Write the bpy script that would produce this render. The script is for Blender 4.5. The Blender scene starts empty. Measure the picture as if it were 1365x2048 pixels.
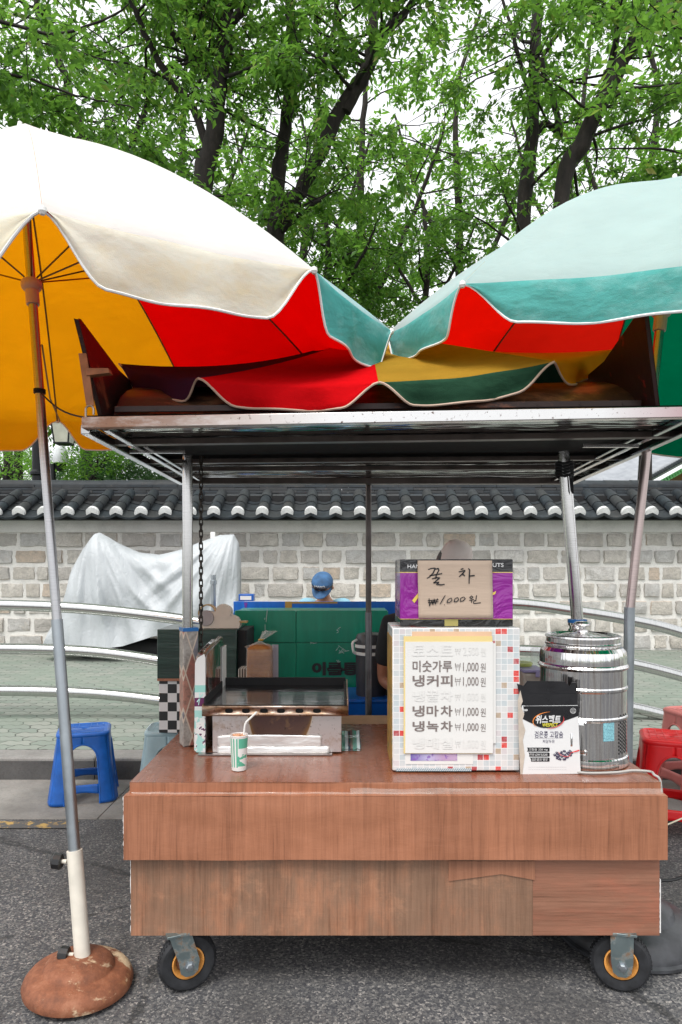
import bpy, math, random
import numpy as np
from mathutils import Vector, Matrix, noise, Euler
PI = math.pi
R = math.radians
random.seed(7)
SC = bpy.context.scene
COL = SC.collection

# ------------------------------------------------------------------ camera
EYE = 1.4
F = 1365.0                       # focal length in photo pixels
cam = bpy.data.cameras.new('camera')
cam.lens = 24; cam.sensor_width = 36; cam.sensor_fit = 'AUTO'
cam.shift_y = 112/2048
cam.clip_start = .05; cam.clip_end = 2000
camo = bpy.data.objects.new('camera', cam); COL.objects.link(camo)
camo.location = (0, 0, EYE); camo.rotation_euler = (PI/2, 0, 0)
SC.camera = camo

# ------------------------------------------------------------------ sky and sun
SUN_EL, SUN_AZ = R(58), R(205)   # high, behind the camera and a little to its left
world = bpy.data.worlds.new("World"); SC.world = world; world.use_nodes = True
wn = world.node_tree.nodes; wl = world.node_tree.links
for n_ in list(wn): wn.remove(n_)
sky = wn.new('ShaderNodeTexSky'); sky.sky_type = 'NISHITA'; sky.sun_disc = False
sky.sun_elevation = SUN_EL; sky.sun_rotation = SUN_AZ
sky.air_density = 1.0; sky.dust_density = 6.0; sky.ozone_density = 1.0
hs = wn.new('ShaderNodeHueSaturation'); hs.inputs['Saturation'].default_value = .12
mixw = wn.new('ShaderNodeMix'); mixw.data_type = 'RGBA'; mixw.inputs[0].default_value = .72
mixw.inputs[7].default_value = (10.3, 10.5, 10.8, 1)     # the even white of an overcast sky
bg = wn.new('ShaderNodeBackground'); bg.inputs['Strength'].default_value = .10
ow = wn.new('ShaderNodeOutputWorld')
wl.new(sky.outputs[0], hs.inputs['Color']); wl.new(hs.outputs[0], mixw.inputs[6])
wl.new(mixw.outputs[2], bg.inputs['Color']); wl.new(bg.outputs[0], ow.inputs[0])
sl = bpy.data.lights.new('sun', 'SUN'); sl.energy = 1.5; sl.angle = R(25); sl.color = (1, .97, .92)
so = bpy.data.objects.new('sun', sl); COL.objects.link(so)
so.rotation_euler = (R(90)-SUN_EL, 0, PI-SUN_AZ)
SC.view_settings.view_transform = 'Standard'; SC.view_settings.look = 'None'
SC.view_settings.exposure = .72; SC.view_settings.gamma = 1
SC.render.engine = 'CYCLES'
SC.cycles.use_denoising = True
SC.cycles.max_bounces = 8; SC.cycles.diffuse_bounces = 4; SC.cycles.transparent_max_bounces = 16
SC.cycles.sample_clamp_indirect = 6

# ------------------------------------------------------------------ helpers
def at(px, py, d):
    return Vector(((px-682)/F*d, d, EYE-(py-1136)/F*d))

class G:
    def __init__(s, name):
        s.mat = bpy.data.materials.new(name); s.mat.use_nodes = True
        s.t = s.mat.node_tree
        for n in list(s.t.nodes): s.t.nodes.remove(n)
        s.out = s.t.nodes.new('ShaderNodeOutputMaterial')
        s._c = None
    def n(s, typ, p=None, **inp):
        n = s.t.nodes.new('ShaderNode'+typ)
        for k, v in (p or {}).items(): setattr(n, k, v)
        for k, v in inp.items():
            k2 = int(k[1:]) if k[0] == '_' else k.replace('_', ' ')
            s.set(n.inputs[k2], v)
        return n
    def set(s, sock, v):
        if isinstance(v, bpy.types.NodeSocket): s.t.links.new(v, sock)
        elif isinstance(v, bpy.types.Node): s.t.links.new(v.outputs[0], sock)
        elif isinstance(v, (tuple, list)):
            if len(v) == 3 and len(sock.default_value) == 4: v = (*v, 1)
            sock.default_value = v
        else: sock.default_value = v
    def co(s):
        if s._c is None: s._c = s.n('TexCoord').outputs['Object']
        return s._c
    def map(s, sc, rot=(0,0,0), loc=(0,0,0)):
        return s.n('Mapping', Vector=s.co(), Scale=sc, Rotation=rot, Location=loc).outputs[0]
    def m(s, op, a, b=0.0, c=None):
        n = s.t.nodes.new('ShaderNodeMath'); n.operation = op
        s.set(n.inputs[0], a); s.set(n.inputs[1], b)
        if c is not None: s.set(n.inputs[2], c)
        return n.outputs[0]
    def noise(s, scale, vec=None, detail=4, rough=.55, dist=0):
        return s.n('TexNoise', Vector=vec if vec is not None else s.co(), Scale=scale, Detail=detail, Roughness=rough, Distortion=dist).outputs[0]
    def ramp(s, fac, stops, interp='LINEAR'):
        n = s.t.nodes.new('ShaderNodeValToRGB'); n.color_ramp.interpolation = interp
        e = n.color_ramp.elements
        while len(e) < len(stops): e.new(.5)
        for i, (p, c) in enumerate(stops):
            e[i].position = p; e[i].color = (*c, 1) if not isinstance(c, (int, float)) else (c, c, c, 1)
        s.set(n.inputs[0], fac)
        return n.outputs[0]
    def mix(s, fac, a, b, mode='MIX'):
        n = s.t.nodes.new('ShaderNodeMix'); n.data_type = 'RGBA'; n.blend_type = mode
        s.set(n.inputs[0], fac); s.set(n.inputs[6], a); s.set(n.inputs[7], b)
        return n.outputs[2]
    def bump(s, h, strength=.3, dist=.002):
        return s.n('Bump', Height=h, Strength=strength, Distance=dist).outputs[0]
    def bsdf(s, col, rough=.5, metal=0, normal=None, **kw):
        n = s.t.nodes.new('ShaderNodeBsdfPrincipled')
        s.set(n.inputs['Base Color'], col); s.set(n.inputs['Roughness'], rough); s.set(n.inputs['Metallic'], metal)
        if normal is not None: s.set(n.inputs['Normal'], normal)
        for k, v in kw.items(): s.set(n.inputs[k.replace('_', ' ')], v)
        s.t.links.new(n.outputs[0], s.out.inputs[0])
        return n
    def sep(s):
        n = s.n('SeparateXYZ', Vector=s.co()); return n.outputs[0], n.outputs[1], n.outputs[2]
    def isl(s):
        return s.n('NewGeometry').outputs['Random Per Island']

def dk(c, f): return tuple(min(1, x*f) for x in c)
def M(name, col, rough=.5, metal=0, var=.12, scale=8, bump=.15, bscale=60, bdist=.001, stretch=(1,1,1), **kw):
    g = G(name)
    v = g.map(stretch)
    n1 = g.noise(scale, v, 5)
    c = g.ramp(n1, [(.3, dk(col, 1-var)), (.7, dk(col, 1+var))])
    nr = g.noise(bscale, v, 3)
    rr = g.n('MapRange', Value=g.noise(scale*2, v, 3), _3=max(0, rough-.08), _4=min(1, rough+.1)).outputs[0]
    g.bsdf(c, rr, metal, g.bump(nr, bump, bdist) if bump else None, **kw)
    return g.mat
def cloth(name, diff, trans, ft, var=.06, stain=None, wr=.25):
    g = G(name)
    n1 = g.noise(5, None, 6, .6, .1)
    c = g.ramp(n1, [(.3, dk(diff, 1-var)), (.7, dk(diff, 1+var))])
    if stain: c = g.mix(g.ramp(g.noise(5, g.map((1,1,1.6), (0,0,0), (3,1,2)), 9, .7, .15), [(.46, 0), (.68, .8)]), c, stain)
    w1 = g.noise(4, g.map((1,1,1.6)), 4, .5, .25); w2 = g.noise(500, None, 1)
    h = g.m('ADD', g.m('MULTIPLY', w1, 1.0), g.m('MULTIPLY', w2, .05))
    cr = g.noise(2.2, g.map((1,1,1),(0,0,.6),(4,4,4)), 2, .4, .1)
    crease = g.m('MULTIPLY', g.m('ABSOLUTE', g.m('SUBTRACT', cr, .5)), 1.6)
    h = g.m('ADD', h, g.m('MINIMUM', crease, .22))
    nrm = g.bump(h, min(1, wr*1.5), .04)
    d = g.n('BsdfDiffuse', Color=c, Normal=nrm)
    t = g.n('BsdfTranslucent', Color=g.mix(n1, dk(trans, .92), trans), Normal=nrm)
    ms = g.n('MixShader', _0=ft, _1=d.outputs[0], _2=t.outputs[0])
    g.t.links.new(ms.outputs[0], g.out.inputs[0])
    return g.mat

class MB:
    def __init__(s): s.v = []; s.f = []; s.m = []
    def add(s, vs, fs, m=0):
        k = len(s.v); s.v += [tuple(v) for v in vs]; s.f += [tuple(i+k for i in f) for f in fs]; s.m += [m]*len(fs)
        return s
    def box(s, x0, x1, y0, y1, z0, z1, m=0, T=None):
        vs = [(x, y, z) for z in (z0, z1) for y in (y0, y1) for x in (x0, x1)]
        if T is not None: vs = [T @ Vector(v) for v in vs]
        return s.add(vs, [(0,2,3,1),(4,5,7,6),(0,1,5,4),(2,6,7,3),(0,4,6,2),(1,3,7,5)], m)
    def tube(s, pts, r, n=12, m=0, cap=True, squash=None):
        pts = [Vector(p) for p in pts]; rs = r if isinstance(r, (list, tuple)) else [r]*len(pts)
        vs = []; fs = []; up = None
        for i, p in enumerate(pts):
            d = (pts[min(i+1, len(pts)-1)]-pts[max(i-1, 0)])
            d = d.normalized() if d.length > 1e-9 else Vector((0,0,1))
            if up is None: up = Vector((0,0,1)) if abs(d.z) < .9 else Vector((0,1,0))
            a = d.cross(up); a = a.normalized() if a.length > 1e-6 else d.orthogonal().normalized()
            b = a.cross(d).normalized(); up = b
            for k in range(n):
                t = 2*PI*k/n
                vs.append(p+(a*math.cos(t)+b*math.sin(t)*(squash or 1))*rs[i])
        for i in range(len(pts)-1):
            for k in range(n):
                q = (k+1) % n; fs.append((i*n+k, i*n+q, (i+1)*n+q, (i+1)*n+k))
        if cap:
            fs.append(tuple(range(n))[::-1]); fs.append(tuple((len(pts)-1)*n+k for k in range(n)))
        return s.add(vs, fs, m)
    def lathe(s, prof, c=(0,0,0), n=40, m=0, T=None, cap=True, sq=(1,1)):
        vs = []; fs = []
        for r, z in prof:
            for k in range(n):
                t = 2*PI*k/n; v = Vector((r*math.cos(t)*sq[0], r*math.sin(t)*sq[1], z))
                vs.append((T @ v if T is not None else v)+Vector(c))
        for i in range(len(prof)-1):
            for k in range(n):
                q = (k+1) % n; fs.append((i*n+k, i*n+q, (i+1)*n+q, (i+1)*n+k))
        if cap:
            fs.append(tuple(range(n))[::-1]); fs.append(tuple((len(prof)-1)*n+k for k in range(n)))
        return s.add(vs, fs, m)
    def grid(s, fn, nu, nv, m=0, loop=False):
        vs = [fn(i/nu, j/nv) for j in range(nv+1) for i in range(nu+1)]
        w = nu+1
        return s.add(vs, [(j*w+i, j*w+i+1, (j+1)*w+i+1, (j+1)*w+i) for j in range(nv) for i in range(nu)], m)
    def slab(s, poly, y0, y1, m=0, m2=None):
        """poly: (x,z) outline, extruded along y"""
        k = len(poly); vs = [(x, y0, z) for x, z in poly]+[(x, y1, z) for x, z in poly]
        s.add(vs, [tuple(range(k))], m)
        s.add(vs, [tuple(range(2*k-1, k-1, -1))]+[(i, i+k, (i+1) % k+k, (i+1) % k) for i in range(k)], m if m2 is None else m2)
        return s
    def strip(s, pts, w, y, m=0, t=.0006):
        """flat pen stroke through (x,z) points on the plane y, facing -y"""
        P = [Vector(p) for p in pts]; ws = w if isinstance(w, (list, tuple)) else [w]*len(P); a = []; b = []
        for i, p in enumerate(P):
            d = P[min(i+1, len(P)-1)]-P[max(i-1, 0)]
            d = d.normalized() if d.length > 0 else Vector((1, 0)); nn = Vector((-d.y, d.x))*ws[i]/2
            a.append((p.x+nn.x, y-t, p.y+nn.y)); b.append((p.x-nn.x, y-t, p.y-nn.y))
        k = len(P)
        return s.add(a+b, [(i, i+1, i+1+k, i+k) for i in range(k-1)], m)
    def build(s, name, mats, parent=None, sharp=35, bevel=0, solid=0, seg=2, flat=False):
        me = bpy.data.meshes.new(name)
        if not isinstance(mats, (list, tuple)): mats = [mats]
        off = WL.get(parent.name, Vector((0,0,0))) if parent else Vector((0,0,0))
        vs = [(v[0]-off[0], v[1]-off[1], v[2]-off[2]) for v in s.v] if parent else s.v
        me.from_pydata([tuple(v) for v in vs], [], s.f)
        for m_ in mats: me.materials.append(m_)
        if len(mats) > 1: me.polygons.foreach_set('material_index', s.m)
        me.update()
        if not flat:
            me.shade_smooth(); me.set_sharp_from_angle(angle=R(sharp))
        o = bpy.data.objects.new(name, me); COL.objects.link(o)
        if parent: o.parent = parent; WL[o.name] = off
        if bevel:
            b = o.modifiers.new('bevel', 'BEVEL'); b.width = bevel; b.segments = seg; b.limit_method = 'ANGLE'; b.angle_limit = R(40)
        if solid:
            b = o.modifiers.new('solid', 'SOLIDIFY'); b.thickness = solid; b.offset = 0
        return o
WL = {}
def tag(o, label, cat, group=None):
    o['label'] = label; o['category'] = cat
    if group: o['group'] = group
    return o
def thing(name, label, cat, loc=(0,0,0), rz=0, group=None):
    o = bpy.data.objects.new(name, None); COL.objects.link(o); o.empty_display_size = .1
    o.location = loc; o.rotation_euler = (0, 0, rz)
    WL[o.name] = Vector(loc)
    return tag(o, label, cat, group)
def struct(o): o['kind'] = 'structure'; return o
def dup(root, loc, rz, label, group=None):
    r = root.copy(); COL.objects.link(r); r.location = loc; r.rotation_euler = (0, 0, rz); r['label'] = label
    if group: r['group'] = group
    for ch in list(root.children):
        c = ch.copy(); COL.objects.link(c); c.parent = r
        for gch in ch.children:
            d = gch.copy(); COL.objects.link(d); d.parent = c
    return r
def text(mb, s, x0, x1, z0, z1, y, m=0, bold=.012, shear=0):
    """lettering fitted into a rectangle on the plane y, facing the street"""
    c = bpy.data.curves.new('t', 'FONT'); c.body = s; c.offset = bold; c.resolution_u = 3
    o = bpy.data.objects.new('t', c); COL.objects.link(o)
    dg = bpy.context.evaluated_depsgraph_get(); me = bpy.data.meshes.new_from_object(o.evaluated_get(dg))
    vs = [v.co.copy() for v in me.vertices]; fs = [tuple(p.vertices) for p in me.polygons]
    bpy.data.objects.remove(o); bpy.data.curves.remove(c); bpy.data.meshes.remove(me)
    if not vs: return
    ax = min(v.x for v in vs); bx = max(v.x for v in vs); az = min(v.y for v in vs); bz = max(v.y for v in vs)
    mb.add([(x0+(v.x-ax)/(bx-ax)*(x1-x0)+shear*(v.y-az)/(bz-az), y, z0+(v.y-az)/(bz-az)*(z1-z0)) for v in vs], fs, m)
def ptext(mb, s, a, b, c, d_, Y, m=0, bold=.012, shear=0, lift=.001):
    p = at(a, b, Y); q = at(c, d_, Y)
    text(mb, s, p.x, q.x, q.z, p.z, Y-lift, m, bold, shear)
def prect(mb, a, b, c, d_, Y, lift, m=0, t=None):
    p = at(a, b, Y); q = at(c, d_, Y); t = t or lift*.9
    mb.box(p.x, q.x, Y-lift, Y-lift+t, q.z, p.z, m)
def ppoly(mb, pts, Y, lift, m=0, t=None):
    P = [at(a, b, Y) for a, b in pts]
    mb.slab([(p.x, p.z) for p in P], Y-lift, Y-lift+(t or lift*.9), m)
def pstroke(mb, pts, w, Y, lift=.001, m=0):
    P = [at(a, b, Y) for a, b in pts]
    mb.strip([(p.x, p.z) for p in P], w, Y-lift, m)
# ------------------------------------------------------------------ materials
def steel(name, col=(.62,.61,.60), rough=.22, smear=(1,1,30), rust=None):
    g = G(name)
    v = g.map(smear)
    n1 = g.noise(14, v, 4)
    c = g.ramp(n1, [(.3, dk(col, .8)), (.7, col)])
    ms = 1.0
    if rust:
        f = g.ramp(g.noise(22, None, 6, .65), [(.52, 0), (.64, 1)])
        c = g.mix(f, c, rust); ms = g.m('SUBTRACT', 1.0, g.m('MULTIPLY', f, .8))
        rr = g.m('ADD', g.m('MULTIPLY', f, .45), rough)
    else: rr = g.n('MapRange', Value=n1, _3=rough*.7, _4=rough*1.4).outputs[0]
    g.bsdf(c, rr, ms, g.bump(g.noise(30, v, 3), .08, .001))
    return g.mat
m_steel = steel('polished_steel', rough=.16)
m_pole = steel('pole_steel', (.5,.5,.51), .3)
m_galv = steel('galvanised', (.42,.46,.49), .42, (1,1,1))
m_rail = steel('rail_steel', (.62,.62,.61), .16, (20,1,1))
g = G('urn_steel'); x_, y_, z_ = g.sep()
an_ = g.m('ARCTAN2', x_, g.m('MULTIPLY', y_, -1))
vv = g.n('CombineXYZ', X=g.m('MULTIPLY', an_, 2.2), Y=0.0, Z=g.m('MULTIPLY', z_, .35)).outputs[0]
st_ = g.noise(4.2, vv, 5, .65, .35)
g.bsdf(g.ramp(st_, [(.30, (.42,.37,.33)), (.42, (.70,.67,.64)), (.52, (.90,.89,.88)), (.60, (.62,.62,.64)), (.72, (.93,.92,.91))]), .09, 1, g.bump(g.m('ADD', g.noise(5, vv, 3), g.m('MULTIPLY', g.noise(25, None, 3), .1)), .25, .012)); m_urn = g.mat  # vertical streaks in the base colour stand in for street reflections
m_darksteel = steel('dark_steel', (.10,.095,.09), .35, (1,1,1))
m_black = M('black_plastic', (.012,.012,.013), .35, 0, .2, 20, .1)
m_blackmatt = M('black_matt', (.01,.01,.011), .8, 0, .2, 20, .1)
m_white = M('white_plastic', (.78,.77,.74), .4, 0, .03, 8, .05)
m_cream = M('cream_plastic', (.66,.57,.48), .4, 0, .06, 10, .08)
m_rubber = M('rubber', (.016,.017,.02), .7, 0, .5, 30, .5, 120)
m_brownboard = M('brown_cardboard', (.42,.27,.16), .8, 0, .1, 20, .2, 200, stretch=(1,1,6))
m_paper = M('paper', (.80,.79,.77), .6, 0, .015, 6, .05)
m_ink = M('dark_ink', (.02,.018,.02), .6, 0, .1, 20, 0)

def wood(name, base, vert=True, dirt=0.0, gloss=.3, top=False):
    """printed wood-grain laminate sheet over cardboard"""
    g = G(name)
    x, y, z = g.sep()
    L = x if (vert or top) else z
    wob = g.m('MULTIPLY', g.noise(2.5, None, 2), .10)
    b1 = g.m('FLOOR', g.m('DIVIDE', g.m('ADD', L, wob if not vert else g.m('MULTIPLY', g.noise(1.2, g.map((1,0,0)), 0), .3)), .105))
    wn_ = g.n('TexWhiteNoise', {'noise_dimensions': '1D'}, W=b1).outputs[0]
    sc = (1, .03, .03) if vert else (.03, .03, 1)
    if top: sc = (1, .02, 0)
    v = g.map(sc)
    g1 = g.noise(170, v, 6, .7, .25); g2 = g.noise(40, v, 4, .6, .9)
    h = g.m('ADD', g.m('MULTIPLY', g1, .55), g.m('MULTIPLY', g2, .45))
    c = g.mix(g.m('MULTIPLY', wn_, .32), base, dk(base, .58))
    c = g.mix(g.ramp(g.noise(3.2, g.map((1,1,1),(0,0,0),(5,2,1)), 3), [(.46, 0), (.75, .25)]), c, (base[0]*1.2, base[1]*1.3, base[2]*1.4))
    if dirt:
        d1 = g.noise(4.0, g.map((1.6,1,.55) if vert else (.5,1,1.8),(0,0,0),(1.3,0,.4)), 9, .72, .1)
        c = g.mix(g.ramp(d1, [(.42, dirt), (.51, dirt*.7), (.60, 0)]), c, (.215,.13,.085))
        d2 = g.noise(9, g.map((1,1,1.1),(0,0,0),(4,0,7)), 9, .75, .1)
        c = g.mix(g.ramp(d2, [(.56, 0), (.66, .35*dirt)]), c, (.52,.26,.15))
    c = g.mix(1.0, c, g.ramp(h, [(.34, (.56,.53,.51)), (.45, (.85,.83,.82)), (.54, (1.0,1.0,1.0)), (.68, (1.14,1.15,1.16))]), 'MULTIPLY')
    w = g.noise(5, g.map((1,1,2.5)), 5, .55, 1.2)
    w2 = g.noise(16, g.map((1,1,4)), 3, .5, 1.5)
    hh = g.m('ADD', g.m('ADD', w, g.m('MULTIPLY', w2, .25)), g.m('MULTIPLY', h, .03))
    rr = g.n('MapRange', Value=w2, _3=gloss-.08, _4=gloss+.15).outputs[0]
    g.bsdf(c, rr, 0, g.bump(hh, .16, .010), Coat_Weight=.12, Coat_Roughness=.3)
    return g.mat
WB = (.365,.148,.078)
m_wood = wood('laminate_skirt', WB, gloss=.42)
m_wood_low = wood('laminate_lower', (.37,.175,.10), dirt=.85, gloss=.38)
m_wood_side = wood('laminate_patch', (.36,.14,.085), vert=False, dirt=.5, gloss=.36)
m_wood_top = wood('laminate_top', (.25,.088,.046), top=True, gloss=.22)

def cells(g, u, v, size, grout):
    """square cells in (u,v): returns per-cell random, grout mask"""
    cu = g.m('DIVIDE', u, size); cv = g.m('DIVIDE', v, size)
    fu = g.m('FLOOR', cu); fv = g.m('FLOOR', cv)
    vec = g.n('CombineXYZ', X=fu, Y=fv).outputs[0]
    rnd = g.n('TexWhiteNoise', {'noise_dimensions': '2D'}, Vector=vec)
    a = g.m('SUBTRACT', cu, fu); b = g.m('SUBTRACT', cv, fv)
    k = g.m('MAXIMUM', g.m('ABSOLUTE', g.m('SUBTRACT', a, .5)), g.m('ABSOLUTE', g.m('SUBTRACT', b, .5)))
    return rnd.outputs[0], g.m('GREATER_THAN', k, .5-grout), fu, fv
def mosaic():
    g = G('mosaic_paper'); x, y, z = g.sep()
    u = g.m('ADD', x, y)
    r, gr, *_ = cells(g, u, z, .0205, .045)
    c = g.ramp(r, [(0, (.60,.60,.60)), (.25, (.54,.57,.58)), (.45, (.64,.63,.62)), (.62, (.50,.55,.57)), (.78, (.60,.55,.56)), (.84, (.46,.36,.27)), (.885, (.66,.07,.06)), (.955, (.42,.07,.08))], 'CONSTANT')
    c = g.mix(g.ramp(g.noise(70, None, 5, .7), [(.45, 0), (.8, .4)]), c, (.72,.70,.69))
    c = g.mix(gr, c, (.78,.77,.76))
    g.bsdf(c, .22, 0, g.bump(g.noise(9, None, 4), .15, .004))
    return g.mat
m_mosaic = mosaic()
def checker():
    g = G('checker_paper')
    ck = g.n('TexChecker', Vector=g.map((1,1,1)), Color1=(.02,.02,.022), Color2=(.72,.70,.70), Scale=1/.0505)
    g.bsdf(ck.outputs[0], .35, 0, g.bump(g.noise(8), .15, .005)); return g.mat
m_checker = checker()
def diamonds():
    g = G('stone_diamond_paper'); x, y, z = g.sep()
    u = g.m('DIVIDE', g.m('ADD', x, g.m('MULTIPLY', y, 1)), .072); w = g.m('DIVIDE', z, .165)
    a = g.m('ADD', u, w); b = g.m('SUBTRACT', u, w)
    r, gr, *_ = cells(g, a, b, 1.0, .05)
    c = g.ramp(r, [(0, (.20,.20,.23)), (.3, (.34,.13,.10)), (.5, (.10,.10,.11)), (.68, (.36,.33,.30)), (.85, (.42,.20,.15))], 'CONSTANT')
    c = g.mix(g.ramp(g.noise(55, None, 6, .7), [(.4, 0), (.7, .7)]), c, (.10,.08,.07))
    c = g.mix(gr, c, (.52,.42,.34))
    g.bsdf(c, .4, 0, g.bump(g.noise(120), .2, .002)); return g.mat
m_diamond = diamonds()

def asphalt():
    g = G('asphalt')
    vo = g.n('TexVoronoi', Vector=g.co(), Scale=140, Randomness=1)
    wn_ = g.n('SeparateColor', Color=vo.outputs['Color']).outputs[0]
    base = g.ramp(wn_, [(0, (.035,.036,.044)), (.35, (.085,.086,.092)), (.7, (.16,.155,.15)), (.92, (.25,.24,.23)), (1, (.44,.41,.38))])
    base = g.mix(g.ramp(g.noise(260, None, 3), [(.35, .6), (.6, 0)]), base, (.035,.035,.04))
    big = g.noise(1.3, None, 6, .6, .5)
    base = g.mix(g.ramp(big, [(.4, .55), (.62, 0)]), base, (.045,.043,.042))
    st = g.noise(5, g.map((1,1,1),(0,0,0),(7,3,0)), 7, .7)
    base = g.mix(g.ramp(st, [(.30, .7), (.38, 0)]), base, (.022,.021,.022))
    dust = g.noise(3.1, g.map((1,1,1),(0,0,0),(2.9,8,0)), 9, .75)
    base = g.mix(g.ramp(dust, [(.60, 0), (.72, .55)]), base, (.30,.29,.28))
    cr = g.n('TexVoronoi', {'feature': 'DISTANCE_TO_EDGE'}, Vector=g.n('Mapping', Vector=g.co(), Scale=(.55,.8,1), Location=(.3,.7,0)).outputs[0], Scale=1.0).outputs[0]
    crn = g.m('ADD', cr, g.m('MULTIPLY', g.m('SUBTRACT', g.noise(7, None, 6, .7), .5), .08))
    base = g.mix(g.ramp(g.m('ABSOLUTE', crn), [(.002, .75), (.007, 0)]), base, (.015,.015,.015))
    oil = g.noise(2.3, g.map((1,1,1),(0,0,0),(1.2,4.4,0)), 3, .5)
    base = g.mix(g.ramp(oil, [(.64, 0), (.70, .55)]), base, (.03,.03,.032))
    h = g.m('ADD', g.m('MULTIPLY', wn_, .5), g.noise(200, None, 2))
    g.bsdf(base, .85, 0, g.bump(h, .55, .004)); return g.mat
m_asphalt = asphalt()
def concrete(name, col, sc=4, var=.25, b=.4):
    g = G(name)
    c = g.ramp(g.noise(sc, None, 9, .68), [(.3, dk(col, 1-var)), (.55, col), (.75, dk(col, 1+var*.6))])
    c = g.mix(g.ramp(g.noise(90, None, 4, .6), [(.3, .5), (.5, 0)]), c, dk(col, .5))
    c = g.mix(g.ramp(g.noise(2.2, g.map((1,1,1),(0,0,0),(9,1,2)), 7, .7), [(.52, 0), (.7, .5)]), c, dk(col, .55))
    g.bsdf(c, .85, 0, g.bump(g.noise(120, None, 5), b, .003)); return g.mat
m_gutter = concrete('gutter_concrete', (.25,.235,.215), 2.5, .42, .6)
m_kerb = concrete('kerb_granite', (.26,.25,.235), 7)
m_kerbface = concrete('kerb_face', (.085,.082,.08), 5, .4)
def pavers():
    g = G('green_pavers')
    ns = g.n('TexNoise', Vector=g.co(), Scale=3.0, Detail=2)
    wx = g.n('SeparateXYZ', Vector=g.co())
    X = g.m('ADD', wx.outputs[0], g.m('MULTIPLY', g.m('SINE', g.m('MULTIPLY', wx.outputs[1], 52)), .012))
    Y = g.m('ADD', wx.outputs[1], g.m('MULTIPLY', g.m('SINE', g.m('MULTIPLY', wx.outputs[0], 56)), .012))
    vec = g.n('CombineXYZ', X=X, Y=Y).outputs[0]
    br = g.n('TexBrick', {'offset': .5}, Vector=vec, Scale=1, Mortar_Size=.006, Mortar_Smooth=.3, Brick_Width=.22, Row_Height=.112, Color1=(.20,.235,.20), Color2=(.285,.295,.26), Mortar=(.07,.075,.065))
    c = g.mix(g.ramp(g.noise(1.4, None, 8, .65), [(.38, .55), (.6, 0)]), br.outputs[0], (.20,.25,.20))
    c = g.mix(g.ramp(g.noise(2.6, g.map((1,1,1),(0,0,0),(5,5,0)), 8, .7), [(.55, 0), (.75, .7)]), c, (.30,.29,.26))
    g.bsdf(c, .85, 0, g.bump(g.m('ADD', g.m('MULTIPLY', br.outputs['Fac'], -1.5), g.noise(60)), .5, .006)); return g.mat
m_paver = pavers()
m_yellow = None
def worn_yellow():
    g = G('worn_yellow_paint')
    f = g.ramp(g.noise(14, None, 8, .75), [(.50, 0), (.56, 1)])
    c = g.mix(f, (.085,.082,.08), (.42,.27,.08)); g.bsdf(c, .8, 0, g.bump(g.noise(150), .4, .003)); return g.mat
m_yellow = worn_yellow()
def stone():
    g = G('granite_blocks')
    r = g.isl()
    c = g.ramp(r, [(0, (.53,.50,.46)), (.2, (.60,.565,.51)), (.4, (.48,.455,.42)), (.55, (.57,.53,.47)), (.72, (.53,.52,.50)), (.90, (.58,.47,.37)), (.95, (.64,.62,.59))], 'CONSTANT')
    c = g.mix(g.ramp(g.noise(9, None, 9, .7, .5), [(.4, .5), (.62, 0)]), c, (.30,.28,.255))
    c = g.mix(g.ramp(g.noise(4, g.map((1,1,1),(0,0,0),(3,3,3)), 6, .7), [(.55, 0), (.7, .6)]), c, (.50,.44,.36))
    c = g.mix(g.ramp(g.noise(70, None, 5, .7), [(.35, .6), (.5, 0)]), c, (.24,.225,.21))
    h = g.m('ADD', g.noise(14, None, 8, .65), g.m('MULTIPLY', g.noise(60, None, 4), .3))
    g.bsdf(c, .9, 0, g.bump(h, .8, .03)); return g.mat
m_stone = stone()
m_mortar = concrete('lime_mortar', (.74,.72,.68), 3, .12, .4)
m_plaster = concrete('lime_plaster', (.76,.75,.71), 2, .12, .2)
def tilemat():
    g = G('dark_roof_tile')
    c = g.ramp(g.noise(7, None, 7, .6), [(.3, (.010,.014,.019)), (.6, (.024,.033,.042)), (.8, (.05,.062,.072))])
    c = g.mix(g.m('MULTIPLY', g.isl(), .45), c, (.06,.055,.05))
    c = g.mix(g.ramp(g.noise(13, g.map((1,1,1),(0,0,0),(2,2,2)), 8, .75), [(.6, 0), (.72, .6)]), c, (.16,.13,.10))
    g.bsdf(c, .6, 0, g.bump(g.noise(40, None, 5), .3, .004)); return g.mat
m_tile = tilemat()
m_tilecap = concrete('lime_cap', (.78,.78,.77), 14, .16, .3)
def bark():
    g = G('bark')
    c = g.ramp(g.noise(9, g.map((1,1,.35)), 7, .7), [(.35, (.008,.006,.005)), (.6, (.024,.018,.015)), (.78, (.060,.050,.044))])
    g.bsdf(c, .9, 0, g.bump(g.noise(25, g.map((1,1,.3)), 6), .7, .02)); return g.mat
m_bark = bark()
def leaf(name, cols, tr):
    g = G(name)
    r = g.isl()
    c = g.ramp(r, [(0, cols[0]), (.5, cols[1]), (.92, cols[2]), (1, cols[3])])
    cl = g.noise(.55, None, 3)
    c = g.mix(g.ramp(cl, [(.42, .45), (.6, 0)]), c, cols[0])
    p = g.n('BsdfPrincipled', Base_Color=c, Roughness=.45)
    p.inputs['Specular IOR Level'].default_value = .35
    t = g.n('BsdfTranslucent', Color=g.mix(.5, c, tr, 'MIX'))
    ms = g.n('MixShader', _0=.50, _1=p.outputs[0], _2=t.outputs[0])
    g.t.links.new(ms.outputs[0], g.out.inputs[0]); return g.mat
m_leaf = leaf('zelkova_leaves', [(.035,.095,.020), (.070,.165,.028), (.14,.26,.040), (.30,.27,.07)], (.26,.56,.06))
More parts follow.
